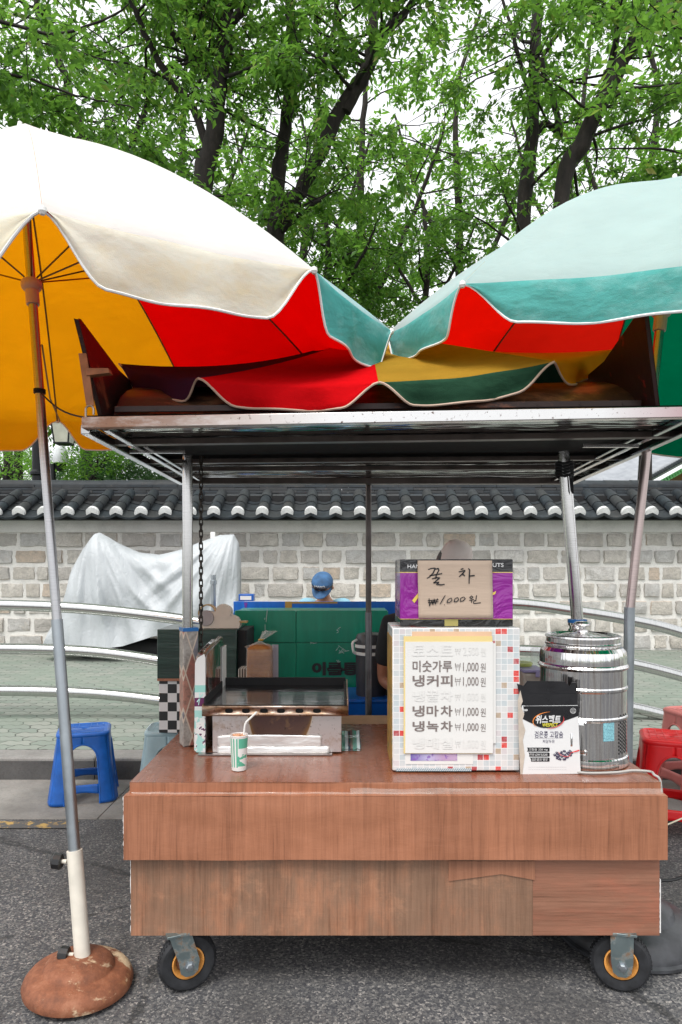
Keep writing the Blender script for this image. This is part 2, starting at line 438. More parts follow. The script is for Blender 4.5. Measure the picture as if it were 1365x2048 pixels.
m_leaf2 = leaf('bright_leaves', [(.07,.17,.03), (.12,.27,.04), (.19,.38,.05), (.30,.36,.06)], (.34,.70,.07))
m_leaf3 = leaf('pine_needles', [(.03,.075,.028), (.055,.12,.045), (.09,.17,.06), (.12,.16,.06)], (.12,.26,.08))

# umbrella fabrics
c_cream = cloth('cream_cloth', (.76,.79,.75), (.9,.95,.9), .30, .03)
c_cream_v = cloth('cream_valance', (.74,.73,.62), (.85,.85,.7), .18, .04, (.74,.64,.42), .25)
c_teal = cloth('bleached_skylit_teal_cloth', (.42,.59,.60), (.85,.95,.95), .34, .05)  # paler than the valance: bleaching plus direct sky light put in the colour
c_teal_v = cloth('teal_valance', (.12,.48,.46), (.3,.8,.75), .30, .14, (.36,.67,.65), .5)
c_orange = cloth('orange_cloth', (.92,.48,.025), (1,.64,.05), .66, .05)
c_red = cloth('red_cloth', (.80,.008,.012), (1,.010,.018), .60, .04)
c_pink = cloth('faded_red_cloth', (.82,.07,.045), (1,.09,.05), .60, .04)
c_green = cloth('green_cloth', (.0,.20,.14), (.0,.50,.32), .60, .08)
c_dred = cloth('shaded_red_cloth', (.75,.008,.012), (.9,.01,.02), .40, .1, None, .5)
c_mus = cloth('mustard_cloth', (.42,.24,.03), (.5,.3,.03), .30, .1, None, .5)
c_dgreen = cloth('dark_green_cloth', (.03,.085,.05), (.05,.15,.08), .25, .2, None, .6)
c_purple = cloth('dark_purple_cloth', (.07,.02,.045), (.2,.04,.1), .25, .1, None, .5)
c_yellow = cloth('yellow_cloth', (.85,.46,.03), (1,.6,.04), .55, .08)
m_trim = M('white_binding', (.80,.79,.78), .7, 0, .05, 20, .3, 300)
m_trim2 = M('beige_binding', (.50,.36,.28), .7, 0, .08, 20, .3, 300)

# ------------------------------------------------------------------ ground
def sheet(name, x0, x1, y0, y1, z0, z1, m, nx=1, ny=1):
    b = MB(); b.grid(lambda u, v: (x0+(x1-x0)*u, y0+(y1-y0)*v, z0+(z1-z0)*v), nx, ny)
    return struct(b.build(name, m))
m_lawn = concrete('lawn_earth', (.10,.16,.05), 1.2, .3, .5)
sheet('ground', -300, 300, -80, 500, -.05, -.05, m_lawn)
sheet('road', -60, 60, -40, 4.52, 0, 0, m_asphalt)
b = MB()
for k in range(-18, 19):                                # gutter slabs with joints
    b.box(k*1.0-.35, k*1.0+.644, 3.80, 4.50, -.03, .006+.002*(k % 2))
struct(b.build('gutter', m_gutter, bevel=.004))
b = MB()
for k in range(-18, 19): b.box(k*1.0-.62, k*1.0+.374, 4.50, 4.71, -.03, .15)
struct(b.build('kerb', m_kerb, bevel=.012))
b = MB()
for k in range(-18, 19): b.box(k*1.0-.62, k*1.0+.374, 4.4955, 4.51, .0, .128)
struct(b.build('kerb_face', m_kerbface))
sheet('pavement', -60, 60, 4.71, 9.6, .148, .26, m_paver)
sheet('garden_ground', -120, 120, 9.6, 200, .26, .6, m_lawn)
b = MB(); b.grid(lambda u, v: (-14+12.56*u, 3.66+.10*v, .006), 4, 1)
struct(b.build('road_marking', m_yellow))

# ------------------------------------------------------------------ the old city wall behind
def stone_wall():
    WY = 9.5
    t = thing('stone_wall', 'long granite block wall with white mortar and dark tiled coping', 'wall', (0, WY, .2))
    b = MB(); b.box(-14, 14, WY+.03, WY+.75, .1, 1.92); b.build('mortar_bed', m_mortar, t)
    b = MB(); b.box(-14, 14, WY-.012, WY+.76, 1.90, 2.12); b.build('plaster_band', m_plaster, t)
    rnd = random.Random(3); b = MB(); z = 1.885
    row = 0
    while z > .25:
        h = rnd.uniform(.185, .205); x = -9-rnd.random()*.3
        while x < 9:
            w = rnd.choice([.16, .2, .26, .3, .34, .42, .5])*rnd.uniform(.9, 1.1)
            hh = h*rnd.uniform(.93, 1.02); g_ = rnd.uniform(.036, .056)
            x0, x1, z1, z0 = x, x+w, z, z-hh
            pr = rnd.uniform(.012, .045); sd = rnd.random()*50
            KU = (0, .035, .2, .4, .6, .8, .965, 1); KV = (0, .06, .3, .5, .7, .94, 1); nu, nv = 7, 6
            def fn(u, v):
                u = KU[round(u*7)]; v = KV[round(v*6)]
                e = min(u, 1-u, v, 1-v)
                rx = noise.noise(Vector((sd, v*3, 0)))*.02; rz = noise.noise(Vector((u*4, sd, 0)))*.014
                xx = x0+(x1-x0)*u+rx*(1-2*u); zz = z0+(z1-z0)*v+rz*(1-2*v)
                yy = WY+.03-pr*(.75+.25*min(1, e*5))-(noise.noise(Vector((xx*7, zz*7, sd)))*.022 if e > 0 else 0)
                if e <= 0: yy = WY+.045
                return (xx, yy, zz)
            b.grid(fn, nu, nv)
            x += w+g_
        z -= h+rnd.uniform(.038, .050); row += 1
    b.build('stone_course', m_stone, t, 50)
    # coping: pan tiles, round tiles, lime plugs, ridge
    pitch = .325; E0 = Vector((0, 9.13, 2.125)); E1 = Vector((0, 9.80, 2.46))
    sl = (E1-E0); L = sl.length; sd_ = sl.normalized(); nn = Vector((0, -sd_.z, sd_.y))
    pan, rt, cap = MB(), MB(), MB()
    n0 = int(9.5/pitch)
    for side in (1, -1):
        for k in range(-n0, n0+1):
            cx = k*pitch+.09
            def P(x, s, h):
                q = E0+sd_*s+nn*h
                y = q.y if side == 1 else 2*9.9-q.y
                return Vector((x, y, q.z))
            dx = rnd.uniform(-.006, .006); tilt = rnd.uniform(-.012, .012)
            for j in range(3):                                     # concave pans, three overlapping pieces
                s0 = j*.25-.05; s1 = s0+.29; lift = .010*j
                fn = lambda u, v, s0=s0, s1=s1: P(cx+(u-.5)*pitch*1.02, s0+(s1-s0)*v, .008-.055*math.sin(PI*u)+(.014 if v < .5 else 0))
                pan.grid(fn, 10, 1)
                if side == 1:
                    fn2 = lambda u, v, s0=s0: P(cx+(u-.5)*pitch*1.02, s0, .022-.055*math.sin(PI*u)-.030*v)
                    pan.grid(fn2, 10, 1)
            x2 = cx+pitch/2+dx
            for j in range(3):                                     # round tiles
                s0 = -.02+j*.25; s1 = s0+.25; r0 = .083 if j % 2 == 0 else .081; r1 = .074
                fn = lambda u, v, s0=s0, s1=s1, r0=r0, r1=r1: P(x2+tilt*(s0+(s1-s0)*v)-(r0+(r1-r0)*v)*math.cos(PI*u), s0+(s1-s0)*v, .015+(r0+(r1-r0)*v)*math.sin(PI*u)*1.0)
                rt.grid(fn, 10, 2)
            if side == 1:
                seed = rnd.random()*9
                vs = [P(x2, -.035, .03)]
                for q in range(15):
                    a = -.35+(PI+.7)*q/14; rr = 0.084*(1+.08*noise.noise(Vector((q*.7, seed, 0))))
                    vs.append(P(x2-rr*math.cos(a), -.024, .018+rr*math.sin(a)))
                cap.add(vs, [(0, q+1, q+2) for q in range(14)])
                vs2 = [P(x2-.084*math.cos(-.35+(PI+.7)*q/14), -.024+.05*w_, 0.018+.084*math.sin(-.35+(PI+.7)*q/14)) for w_ in (0, 1) for q in range(15)]
                cap.add(vs2, [(q, q+15, q+16, q+1) for q in range(14)])
    pan.build('pan_tile', m_tile, t, 60); rt.build('round_tile', m_tile, t, 60); cap.build('lime_plug', m_tilecap, t, 60)
    b = MB(); z = 2.43
    for j in range(4):
        x = -9.5-rnd.random()*.3
        while x < 9.5:
            w = rnd.uniform(.30, .42)
            o = rnd.uniform(-.006, .010)
            b.box(x, x+w-.004, 9.74+.012*j+o, 10.06-.012*j, z, z+.036+rnd.uniform(-.003, .003)); x += w
        z += .043
    x = -9.5
    while x < 9.5:                                                   # half-round ridge tiles
        dz = rnd.uniform(-.004, .004)
        fn = lambda u, v: (x+.385*v, 9.90-.115*math.cos(PI*u)*(1-.03*v), z-.012+.085*math.sin(PI*u)*(1-.05*v)+dz)
        b.grid(fn, 12, 1); x += .38
    # lower band of half-round tiles above the rows
    x = -9.5
    while x < 9.5:
        fn = lambda u, v: (x+.32*v, 9.76-.055*math.cos(PI*u), 2.41+.05*math.sin(PI*u)+rnd.uniform(0, .0005))
        b.grid(fn, 8, 1); x += .325
    b.build('ridge', m_tile, t, 50, flat=False)
    b = MB(); b.box(-14, 14, WY-.20, WY+.95, 2.06, 2.125); b.box(-14, 14, 9.62, 10.2, 2.12, 2.42); b.build('coping_core', m_blackmatt, t)
stone_wall()
# ------------------------------------------------------------------ the food cart
CX = .177
cart = thing('food_cart', 'wood-grain wrapped street food cart with steel canopy roof on caster wheels', 'food cart', (CX, 2.6, 0))
def rbox(b, x0, x1, y0, y1, z0, z1, m=0, nx=40):
    b.box(x0, x1, y0, y1, z0, z1, m)
def crumple(name, x0, x1, y, z0, z1, m, amp=.0025, sd=0, parent=cart, depth=.02):
    """a front sheet with slight wrinkles, real thickness behind it"""
    b = MB()
    def fn(u, v):
        x = x0+(x1-x0)*u; z = z0+(z1-z0)*v
        e = min(1, 12*min(u, 1-u, v*.6+.02, (1-v)*.6+.02))
        d = noise.noise(Vector((x*3+sd, z*9, sd)))*amp+noise.noise(Vector((x*14+sd, z*22, 3+sd)))*amp*.45
        dz = noise.noise(Vector((x*4, sd, 9)))*.0025
        return (x, y-d*e, z+dz)
    b.grid(fn, 90, 14)
    b.box(x0+.001, x1-.001, y+.004, y+depth, z0+.002, z1-.002)
    return b.build(name, m, parent, 60)
b = MB()
def topf(u, v):
    x = -.690+1.734*u; y = 2.228+.832*v
    return (x, y, .700+noise.noise(Vector((x*5, y*7, 1)))*.0016)
b.grid(topf, 60, 24); b.box(-.689, 1.043, 2.234, 3.06, .664, .6965)
b.build('counter_top', m_wood_top, cart, 60)
crumple('counter_edge', -.690, 1.044, 2.229, .665, .7005, m_wood, .0025, 2)
b = MB(); b.box(-.700, 1.052, 2.206, 3.075, .459, .6635); b.build('skirt_core', m_wood, cart)
crumple('front_skirt', -.701, 1.053, 2.200, .4585, .6645, m_wood, .0045, 5, depth=.005)
def ledge(u, v):
    x = -.701+1.754*u
    return (x, 2.200+.031*v, .6650+.003*v*v*abs(noise.noise(Vector((x*6, 0, 0))))*2)
b = MB(); b.grid(ledge, 80, 3); b.build('skirt_ledge', m_wood, cart, 60)
b = MB(); b.box(-.682, 1.040, 2.236, 3.0, .22, .4588); b.build('cart_body', m_wood_low, cart)
crumple('lower_panel', -.687, .626, 2.231, .199, .4590, m_wood_low, .003, 8, depth=.004)
crumple('lower_panel', .627, 1.041, 2.231, .199, .4590, m_wood_side, .003, 11, depth=.004)
b = MB()                                                           # fresh patch pasted over the dirty panel, pale torn paper edges
p = [at(897,1722,2.228), at(1070,1722,2.228), at(1070,1760,2.228), at(1003,1748,2.228), at(897,1762,2.228)]
b.slab([(q.x, q.z) for q in p], 2.2272, 2.2285); b.build('laminate_patch', wood('clean_laminate', (.34,.15,.085), gloss=.42), cart)
b = MB()
rr = random.Random(5)
for (x, z0, z1, y) in ((-.7035, .462, .660, 2.2045), (-.6895, .205, .456, 2.2355), (1.0435, .205, .38, 2.2355)):
    b = MB()
    n = 26; pts = []
    for i in range(n+1): pts.append((x+rr.uniform(-.0016, .0016), z0+(z1-z0)*i/n))
    poly = [(x+.004, z0)]+[(x+.004, z1)]+pts[::-1]
    b.slab(poly, y, y+.03)
    b.build('torn_edge', m_trim, cart)
m_tape = bpy.data.materials.new('clear_tape'); m_tape.use_nodes = True
_p = m_tape.node_tree.nodes['Principled BSDF']; _p.inputs['Base Color'].default_value = (.75,.68,.62,1); _p.inputs['Alpha'].default_value = .28; _p.inputs['Roughness'].default_value = .12
b = MB()
def tapef(x0, x1, y, z0, z1, sd):
    def fn(u, v):
        x = x0+(x1-x0)*u
        return (x, y-.004-.004*abs(noise.noise(Vector((x*12, v*3+sd, sd)))), z0+(z1-z0)*v+.004*noise.noise(Vector((x*8, sd, 0))))
    b.grid(fn, 70, 5)
tapef(.03, 1.045, 2.222, .664, .684, 1); tapef(-.68, .30, 2.222, .661, .672, 4)
b.build('clear_tape', m_tape, cart, 60)

# caster wheels
m_rim = M('orange_rim', (.62,.27,.06), .55, 0, .35, 30, .3, 60)
m_rust = M('rust', (.20,.075,.035), .85, 0, .5, 25, .5, 80)
m_brk = steel('painted_bracket', (.30,.37,.38), .5, (1,1,1), (.18,.12,.08))
def caster(x, y, turn, r=.096, lean=0):
    T = Matrix.Translation((x, y, r)) @ Matrix.Rotation(turn, 4, 'Z') @ Matrix.Rotation(R(90), 4, 'X')
    b = MB()
    Tf = Matrix.Translation((x, y, 0)) @ Matrix.Rotation(turn, 4, 'Z')
    for s in (-1, 1):
        pl = [(-.036+lean*.055, .205), (.036+lean*.055, .205), (.034, .11), (.028, .075), (.012, .062), (-.012, .062), (-.028, .075), (-.034, .11)]
        k = len(b.v); b2 = MB(); b2.slab(pl, s*.036-.0025, s*.036+.0025)
        b.add([Tf @ Vector(v) for v in b2.v], b2.f)
    b.box(-.045+lean*.05, .045+lean*.05, -.045, .045, .199, .207, 0, Tf)
    f = b.build('caster', m_brk, cart, bevel=.001)
    w = MB(); n = 48
    prof = [(.052, -.020), (.066, -.0245), (.080, -.023), (.0865, -.016), (.089, -.006), (.089, .006), (.0865, .016), (.080, .023), (.066, .0245), (.052, .020)]
    w.lathe([(a*r/.09, z) for a, z in prof], n=n, T=T, cap=False)
    for k in range(n):                                           # tread blocks
        a = 2*PI*k/n
        Tk = T @ Matrix.Rotation(a, 4, 'Z') @ Matrix.Translation((r*.985, 0, 0))
        w.box(-.002, .0022, -.0028, .0028, -.014, -.002, 0, Tk); w.box(-.002, .0022, .001, .006, .002, .014, 0, Tk)
    w.build('tyre', m_rubber, f)
    w = MB(); w.lathe([(.053, -.020), (.053, .020), (.049, .021), (.040, .012), (.036, .004), (.036, -.004), (.040, -.012), (.049, -.021), (.053, -.020)], n=40, T=T, cap=False)
    w.build('rim', m_rim, f)
    w = MB(); w.lathe([(.037, -.006), (.030, -.009), (.016, -.012), (.012, -.024), (.012, .024), (.016, .012), (.030, .009), (.037, .006)], n=32, T=T)
    w.build('hub', m_rust, f)
    w = MB(); w.lathe([(.002, -.051), (.008, -.05), (.008, .0385), (.018, .0385), (.018, .041), (.0125, .0415), (.0125, .048), (.010, .051), (.004, .052)], n=6, T=T)
    w.build('bolt', m_galv, f)
caster(-.512, 2.272, R(24), lean=-.55); caster(.928, 2.268, R(-14), lean=0)
caster(-.50, 2.92, R(40)); caster(.88, 2.92, R(-20))

# posts
b = MB(); b.tube([(-.607, 2.70, .70), (-.607, 2.70, 1.845)], .0205, 24); b.build('roof_post', m_steel, cart)
b = MB(); b.tube([(.962, 2.70, .70), (.935, 2.70, 1.19), (.880, 2.70, 1.86)], .0235, 24); b.build('roof_post', m_steel, cart)
b = MB(); Ts = Matrix.Translation((-.602, 2.70, 0)) @ Matrix.Rotation(R(28), 4, 'Z')
b.box(-.030, .030, -.030, .030, .703, 1.155, 0, Ts); b.build('post_sleeve', m_diamond, cart, bevel=.004)
m_bluetape = M('blue_tape', (.01,.14,.42), .3, 0, .1, 20, .1)
b = MB(); b.box(-.0312, .0312, -.0312, .0312, 1.151, 1.166, 0, Ts); b.build('sleeve_tape', m_bluetape, cart, bevel=.002)
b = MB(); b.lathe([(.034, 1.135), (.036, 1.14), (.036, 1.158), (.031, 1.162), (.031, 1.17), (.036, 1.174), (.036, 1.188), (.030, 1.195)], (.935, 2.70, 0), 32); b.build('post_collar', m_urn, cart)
b = MB(); b.lathe([(.0365, 1.184), (.0372, 1.186), (.0372, 1.197), (.024, 1.199)], (.935, 2.70, 0), 32); b.build('collar_tape', m_bluetape, cart)
b = MB()                                                          # rope wound round the right post under the roof
for k in range(5):
    pts = [(.884+.031*math.cos(a*PI/8), 2.70+.031*math.sin(a*PI/8), 1.765+.012*k+.004*math.sin(a)) for a in range(17)]
    b.tube(pts, .006, 6)
b.tube([(.892, 2.665, 1.77), (.898, 2.66, 1.70), (.905, 2.663, 1.69), (.90, 2.66, 1.76)], .004, 6)
b.build('rope_binding', m_blackmatt, cart)

# roof
def rz(x, y): return 1.835+.034*(x+.79)/1.93*max(0, (3.41-y)/1.31)
X0, X1, Y0, Y1 = -.793, 1.145, 2.10, 3.41
def beam(b, p, q, w, h, m=0):
    """rectangular bar from p to q, top at the given z"""
    p = Vector(p); q = Vector(q); d = (q-p).normalized(); s = Vector((-d.y, d.x, 0)).normalized()*w/2; u = Vector((0, 0, h))
    vs = [p-s-u, p+s-u, p+s, p-s, q-s-u, q+s-u, q+s, q-s]
    b.add(vs, [(0,3,2,1), (4,5,6,7), (0,1,5,4), (1,2,6,5), (2,3,7,6), (3,0,4,7)], m)
def railmat():
    g = G('front_rail'); x, y, z = g.sep()
    f = g.n('MapRange', Value=x, _1=-.85, _2=-.2).outputs[0]
    f2 = g.n('MapRange', Value=x, _1=.62, _2=.95).outputs[0]
    nz = g.noise(26, g.map((.35,1,1)), 7, .75)
    rustm = g.m('MULTIPLY', g.ramp(nz, [(.38, .6), (.52, 1)]), g.m('SUBTRACT', 1.0, f))
    c = g.mix(rustm, (.66,.65,.64), (.36,.20,.13)); c = g.mix(g.m('MULTIPLY', f2, .8), c, (.30,.10,.11))
    c = g.mix(g.ramp(g.noise(60, g.map((1,1,1)), 6, .7), [(.60, 0), (.68, .9)]), c, (.10,.05,.035))
    g.bsdf(c, g.m('ADD', .22, g.m('MULTIPLY', rustm, .4)), g.m('SUBTRACT', 1.0, g.m('MULTIPLY', rustm, .85)), g.bump(g.noise(20), .15, .003)); return g.mat
m_frail = railmat()
b = MB(); beam(b, (X0, Y0, rz(X0, Y0)+.027), (X1, Y0+.0, rz(X1, Y0)+.027), .03, .034); b.build('front_rail', m_frail, cart, bevel=.002)
m_under = steel('underside_sheet', (.45,.45,.45), .10, (1, .4, 1)); 
g = G('mirror_sheet'); nb = g.m('ADD', g.noise(3.5, g.map((.6,3,1)), 2), g.m('MULTIPLY', g.noise(10, g.map((.4,3,1)), 2), .25))
g.bsdf((.42,.42,.42), .09, 1, g.bump(nb, .5, .03)); m_mirror = g.mat
b = MB()
def us(x0, x1, y0, y1, dz, m): 
    b.grid(lambda u, v: (x0+(x1-x0)*u, y0+(y1-y0)*v, rz(x0+(x1-x0)*u, y0+(y1-y0)*v)+dz), 12, 6, m)
us(X0+.01, X1-.01, 2.115, 2.36, .012, 0); us(X0+.01, X1-.01, 2.36, 2.80, .030, 1); us(X0+.01, X1-.01, 2.80, 2.84, .030, 1); us(X0+.01, X1-.01, 2.84, 3.02, .014, 0); us(X0+.01, X1-.01, 3.02, 3.16, .030, 1); us(X0+.01, X1-.01, 3.16, 3.40, .012, 0)
b.grid(lambda u, v: (X0+(X1-X0)*u, 2.11+1.30*v, rz(X0+(X1-X0)*u, 2.11+1.30*v)+.036), 6, 6, 1)
b.build('roof_sheet', [m_mirror, m_blackmatt], cart, 60)
b = MB()
for y, w, h in ((2.37, .04, .020), (2.80, .03, .018), (3.02, .025, .018), (3.385, .05, .03)):
    beam(b, (X0+.01, y, rz(X0, y)+.010), (X1-.01, y, rz(X1, y)+.010), w, h)
b.build('cross_beam', M('dark_beam_steel', (.11,.09,.082), .38, .85, .3, 12, .2), cart, bevel=.002)  # beams in a much darker steel than the side rails
for s, xa, xb in ((-1, X0, X0+.03), (1, X1, X1-.03)):
    b = MB()
    beam(b, (xa, Y0+.016, rz(xa, Y0)+.010), (xa+s*-.0, Y1, rz(xa, Y1)+.010), .028, .030)
    beam(b, (xb-s*.035, Y0+.016, rz(xa, Y0)+.008), (xb-s*.035, Y1-.03, rz(xa, Y1)+.008), .020, .018)
    beam(b, (xb-s*.075, Y0+.3, rz(xa, Y0)+.004), (xb-s*.075, Y1-.03, rz(xa, Y1)+.004), .014, .016)
    b.build('side_rail', m_under, cart, bevel=.002)
for x in (-.66, .97):
    b = MB(); beam(b, (x-.10, 2.455, rz(x, 2.455)-.012), (x+.10, 2.455, rz(x, 2.455)-.012), .012, .012)
    b.build('slide_bolt', m_steel, cart)
m_hook = steel('hook_steel', (.45,.38,.32), .4)
for x in (X0+.02, X1-.02):
    b = MB(); z = rz(x, Y0)+.024
    b.tube([(x-.012, Y0, z)]+[(x-.012*math.cos(a), Y0, z+.028+.012*math.sin(a)) for a in [i*PI/8 for i in range(9)]]+[(x+.012, Y0, z+.012)], .0035, 8)
    b.build('hook', m_hook, cart)
# sheet-metal awning drum and flared side boards on the roof
def worn(name, top, under, low=.54, hi=.60, sc=7):
    g = G(name)
    c = g.ramp(g.noise(sc, g.map((.5,1,1)), 9, .72, .4), [(low, top), (hi, under)])
    c = g.mix(g.ramp(g.noise(40, None, 6, .7), [(.5, 0), (.7, .5)]), c, dk(top, .4))
    g.bsdf(c, .42, .25, g.bump(g.noise(14, g.map((.4,1,1)), 4), .3, .006)); return g.mat
m_drum = worn('worn_brown_paint', (.055,.030,.020), (.26,.135,.07), .52, .62, 5)
b = MB()
prof = [(2.235, 1.872), (2.237, 1.905), (2.27, 1.935), (2.31, 1.975), (2.37, 2.015), (2.46, 2.050), (2.60, 2.075), (2.90, 2.085), (3.2, 2.05), (3.32, 1.90)]
def drum(u, v):
    k = v*(len(prof)-1); i = min(int(k), len(prof)-2); f = k-i
    y = prof[i][0]*(1-f)+prof[i+1][0]*f; z = prof[i][1]*(1-f)+prof[i+1][1]*f
    x = -.745+1.725*u
    return (x, y+noise.noise(Vector((x*2, v*4, 0)))*.012*(v > .05), z+noise.noise(Vector((x*3, v*5, 4)))*.008+.02*u)
b.grid(drum, 60, 27); 
for s in (0, 1): b.add([(-.745+1.725*s, y, z+.02*s) for y, z in prof], [tuple(range(len(prof)))])
b.build('roof_drum', m_drum, cart, 50)
m_board = worn('worn_dark_board', (.03,.012,.010), (.20,.07,.035), .56, .62, 9)
m_boardr = worn('worn_red_board', (.035,.012,.012), (.30,.02,.02), .60, .66, 12)
b = MB(); beam(b, (-.735, 2.222, 1.925), (.975, 2.222, 1.945), .012, .018)
for k in range(12): b.lathe([(.001, -.008), (.005, -.006), (.006, 0)], (-.6+k*.138, 2.214, 1.917+k*.0016), 8, T=Matrix.Rotation(R(90), 4, 'X'))
b.build('drum_flange', m_board, cart)
def sideboard(x0, tx, m, z_add):
    b = MB()
    pl = [(2.165, 1.862), (2.07, 2.155), (2.09, 2.16), (2.42, 2.10), (2.95, 2.09), (3.10, 1.862)]
    for s in (0, .014):
        b.add([(x0+s+tx*(z-1.86)/.3, y, z+z_add) for y, z in pl], [tuple(range(6)) if s == 0 else tuple(range(5, -1, -1))])
    b.add([], [])
    for i in range(6): j = (i+1) % 6; b.f.append((i, j, 6+j, 6+i)); b.m.append(0)
    return b.build('side_board', m, cart, bevel=.002)
sideboard(-.765, -.045, m_board, 0); sideboard(1.000, -.085, m_boardr, .03)
b = MB()                                                          # angle iron and bracket on the left board
def sb(y, z, dx): return (-.765-.045*(z-1.86)/.3+dx, y, z)
beam(b, sb(2.157, 2.065, -.004), sb(2.130, 1.99, -.004), .022, .001)
pts = [(2.128, 2.06), (2.152, 2.06), (2.187, 1.90), (2.160, 1.90)]
b.slab([( -.765-.045*(z-1.86)/.3+(.012 if k in (1, 2) else -.012), z) for k, (y, z) in enumerate(pts)], 2.098, 2.104)
b.add([(-.782, 2.09, 2.012), (-.72, 2.11, 2.018), (-.715, 2.11, 2.004), (-.78, 2.09, 1.990), (-.782, 2.12, 2.012), (-.72, 2.14, 2.018), (-.715, 2.14, 2.004), (-.78, 2.12, 1.990)], [(0,1,2,3), (4,7,6,5), (0,4,5,1), (1,5,6,2), (2,6,7,3), (3,7,4,0)])
b.build('angle_bracket', M('orange_primer', (.34,.15,.07), .6, .3, .3, 20, .2), cart)
b = MB(); b.box(-.70, .92, 3.062, 3.36, .655, .675); b.build('back_shelf', m_brownboard, cart)

# hanging chain
b = MB(); z = 1.83; k = 0
while z > .985:
    pts = []
    for i in range(13):
        a = 2*PI*i/12; ca = math.cos(a)*.0065; sa = math.sin(a)*.0065+(.010 if math.sin(a) > 0 else -.010)
        pts.append((-.558+(ca if k % 2 == 0 else ca*.25), 2.72+(0 if k % 2 == 0 else ca), z+sa))
    b.tube(pts, .0026, 6, cap=False); z -= .0245; k += 1
tag(b.build('hanging_chain', M('dark_chain', (.05,.042,.036), .5, .8, .3, 40, .2)), 'dark steel link chain hanging from the cart roof beside the left post', 'chain')

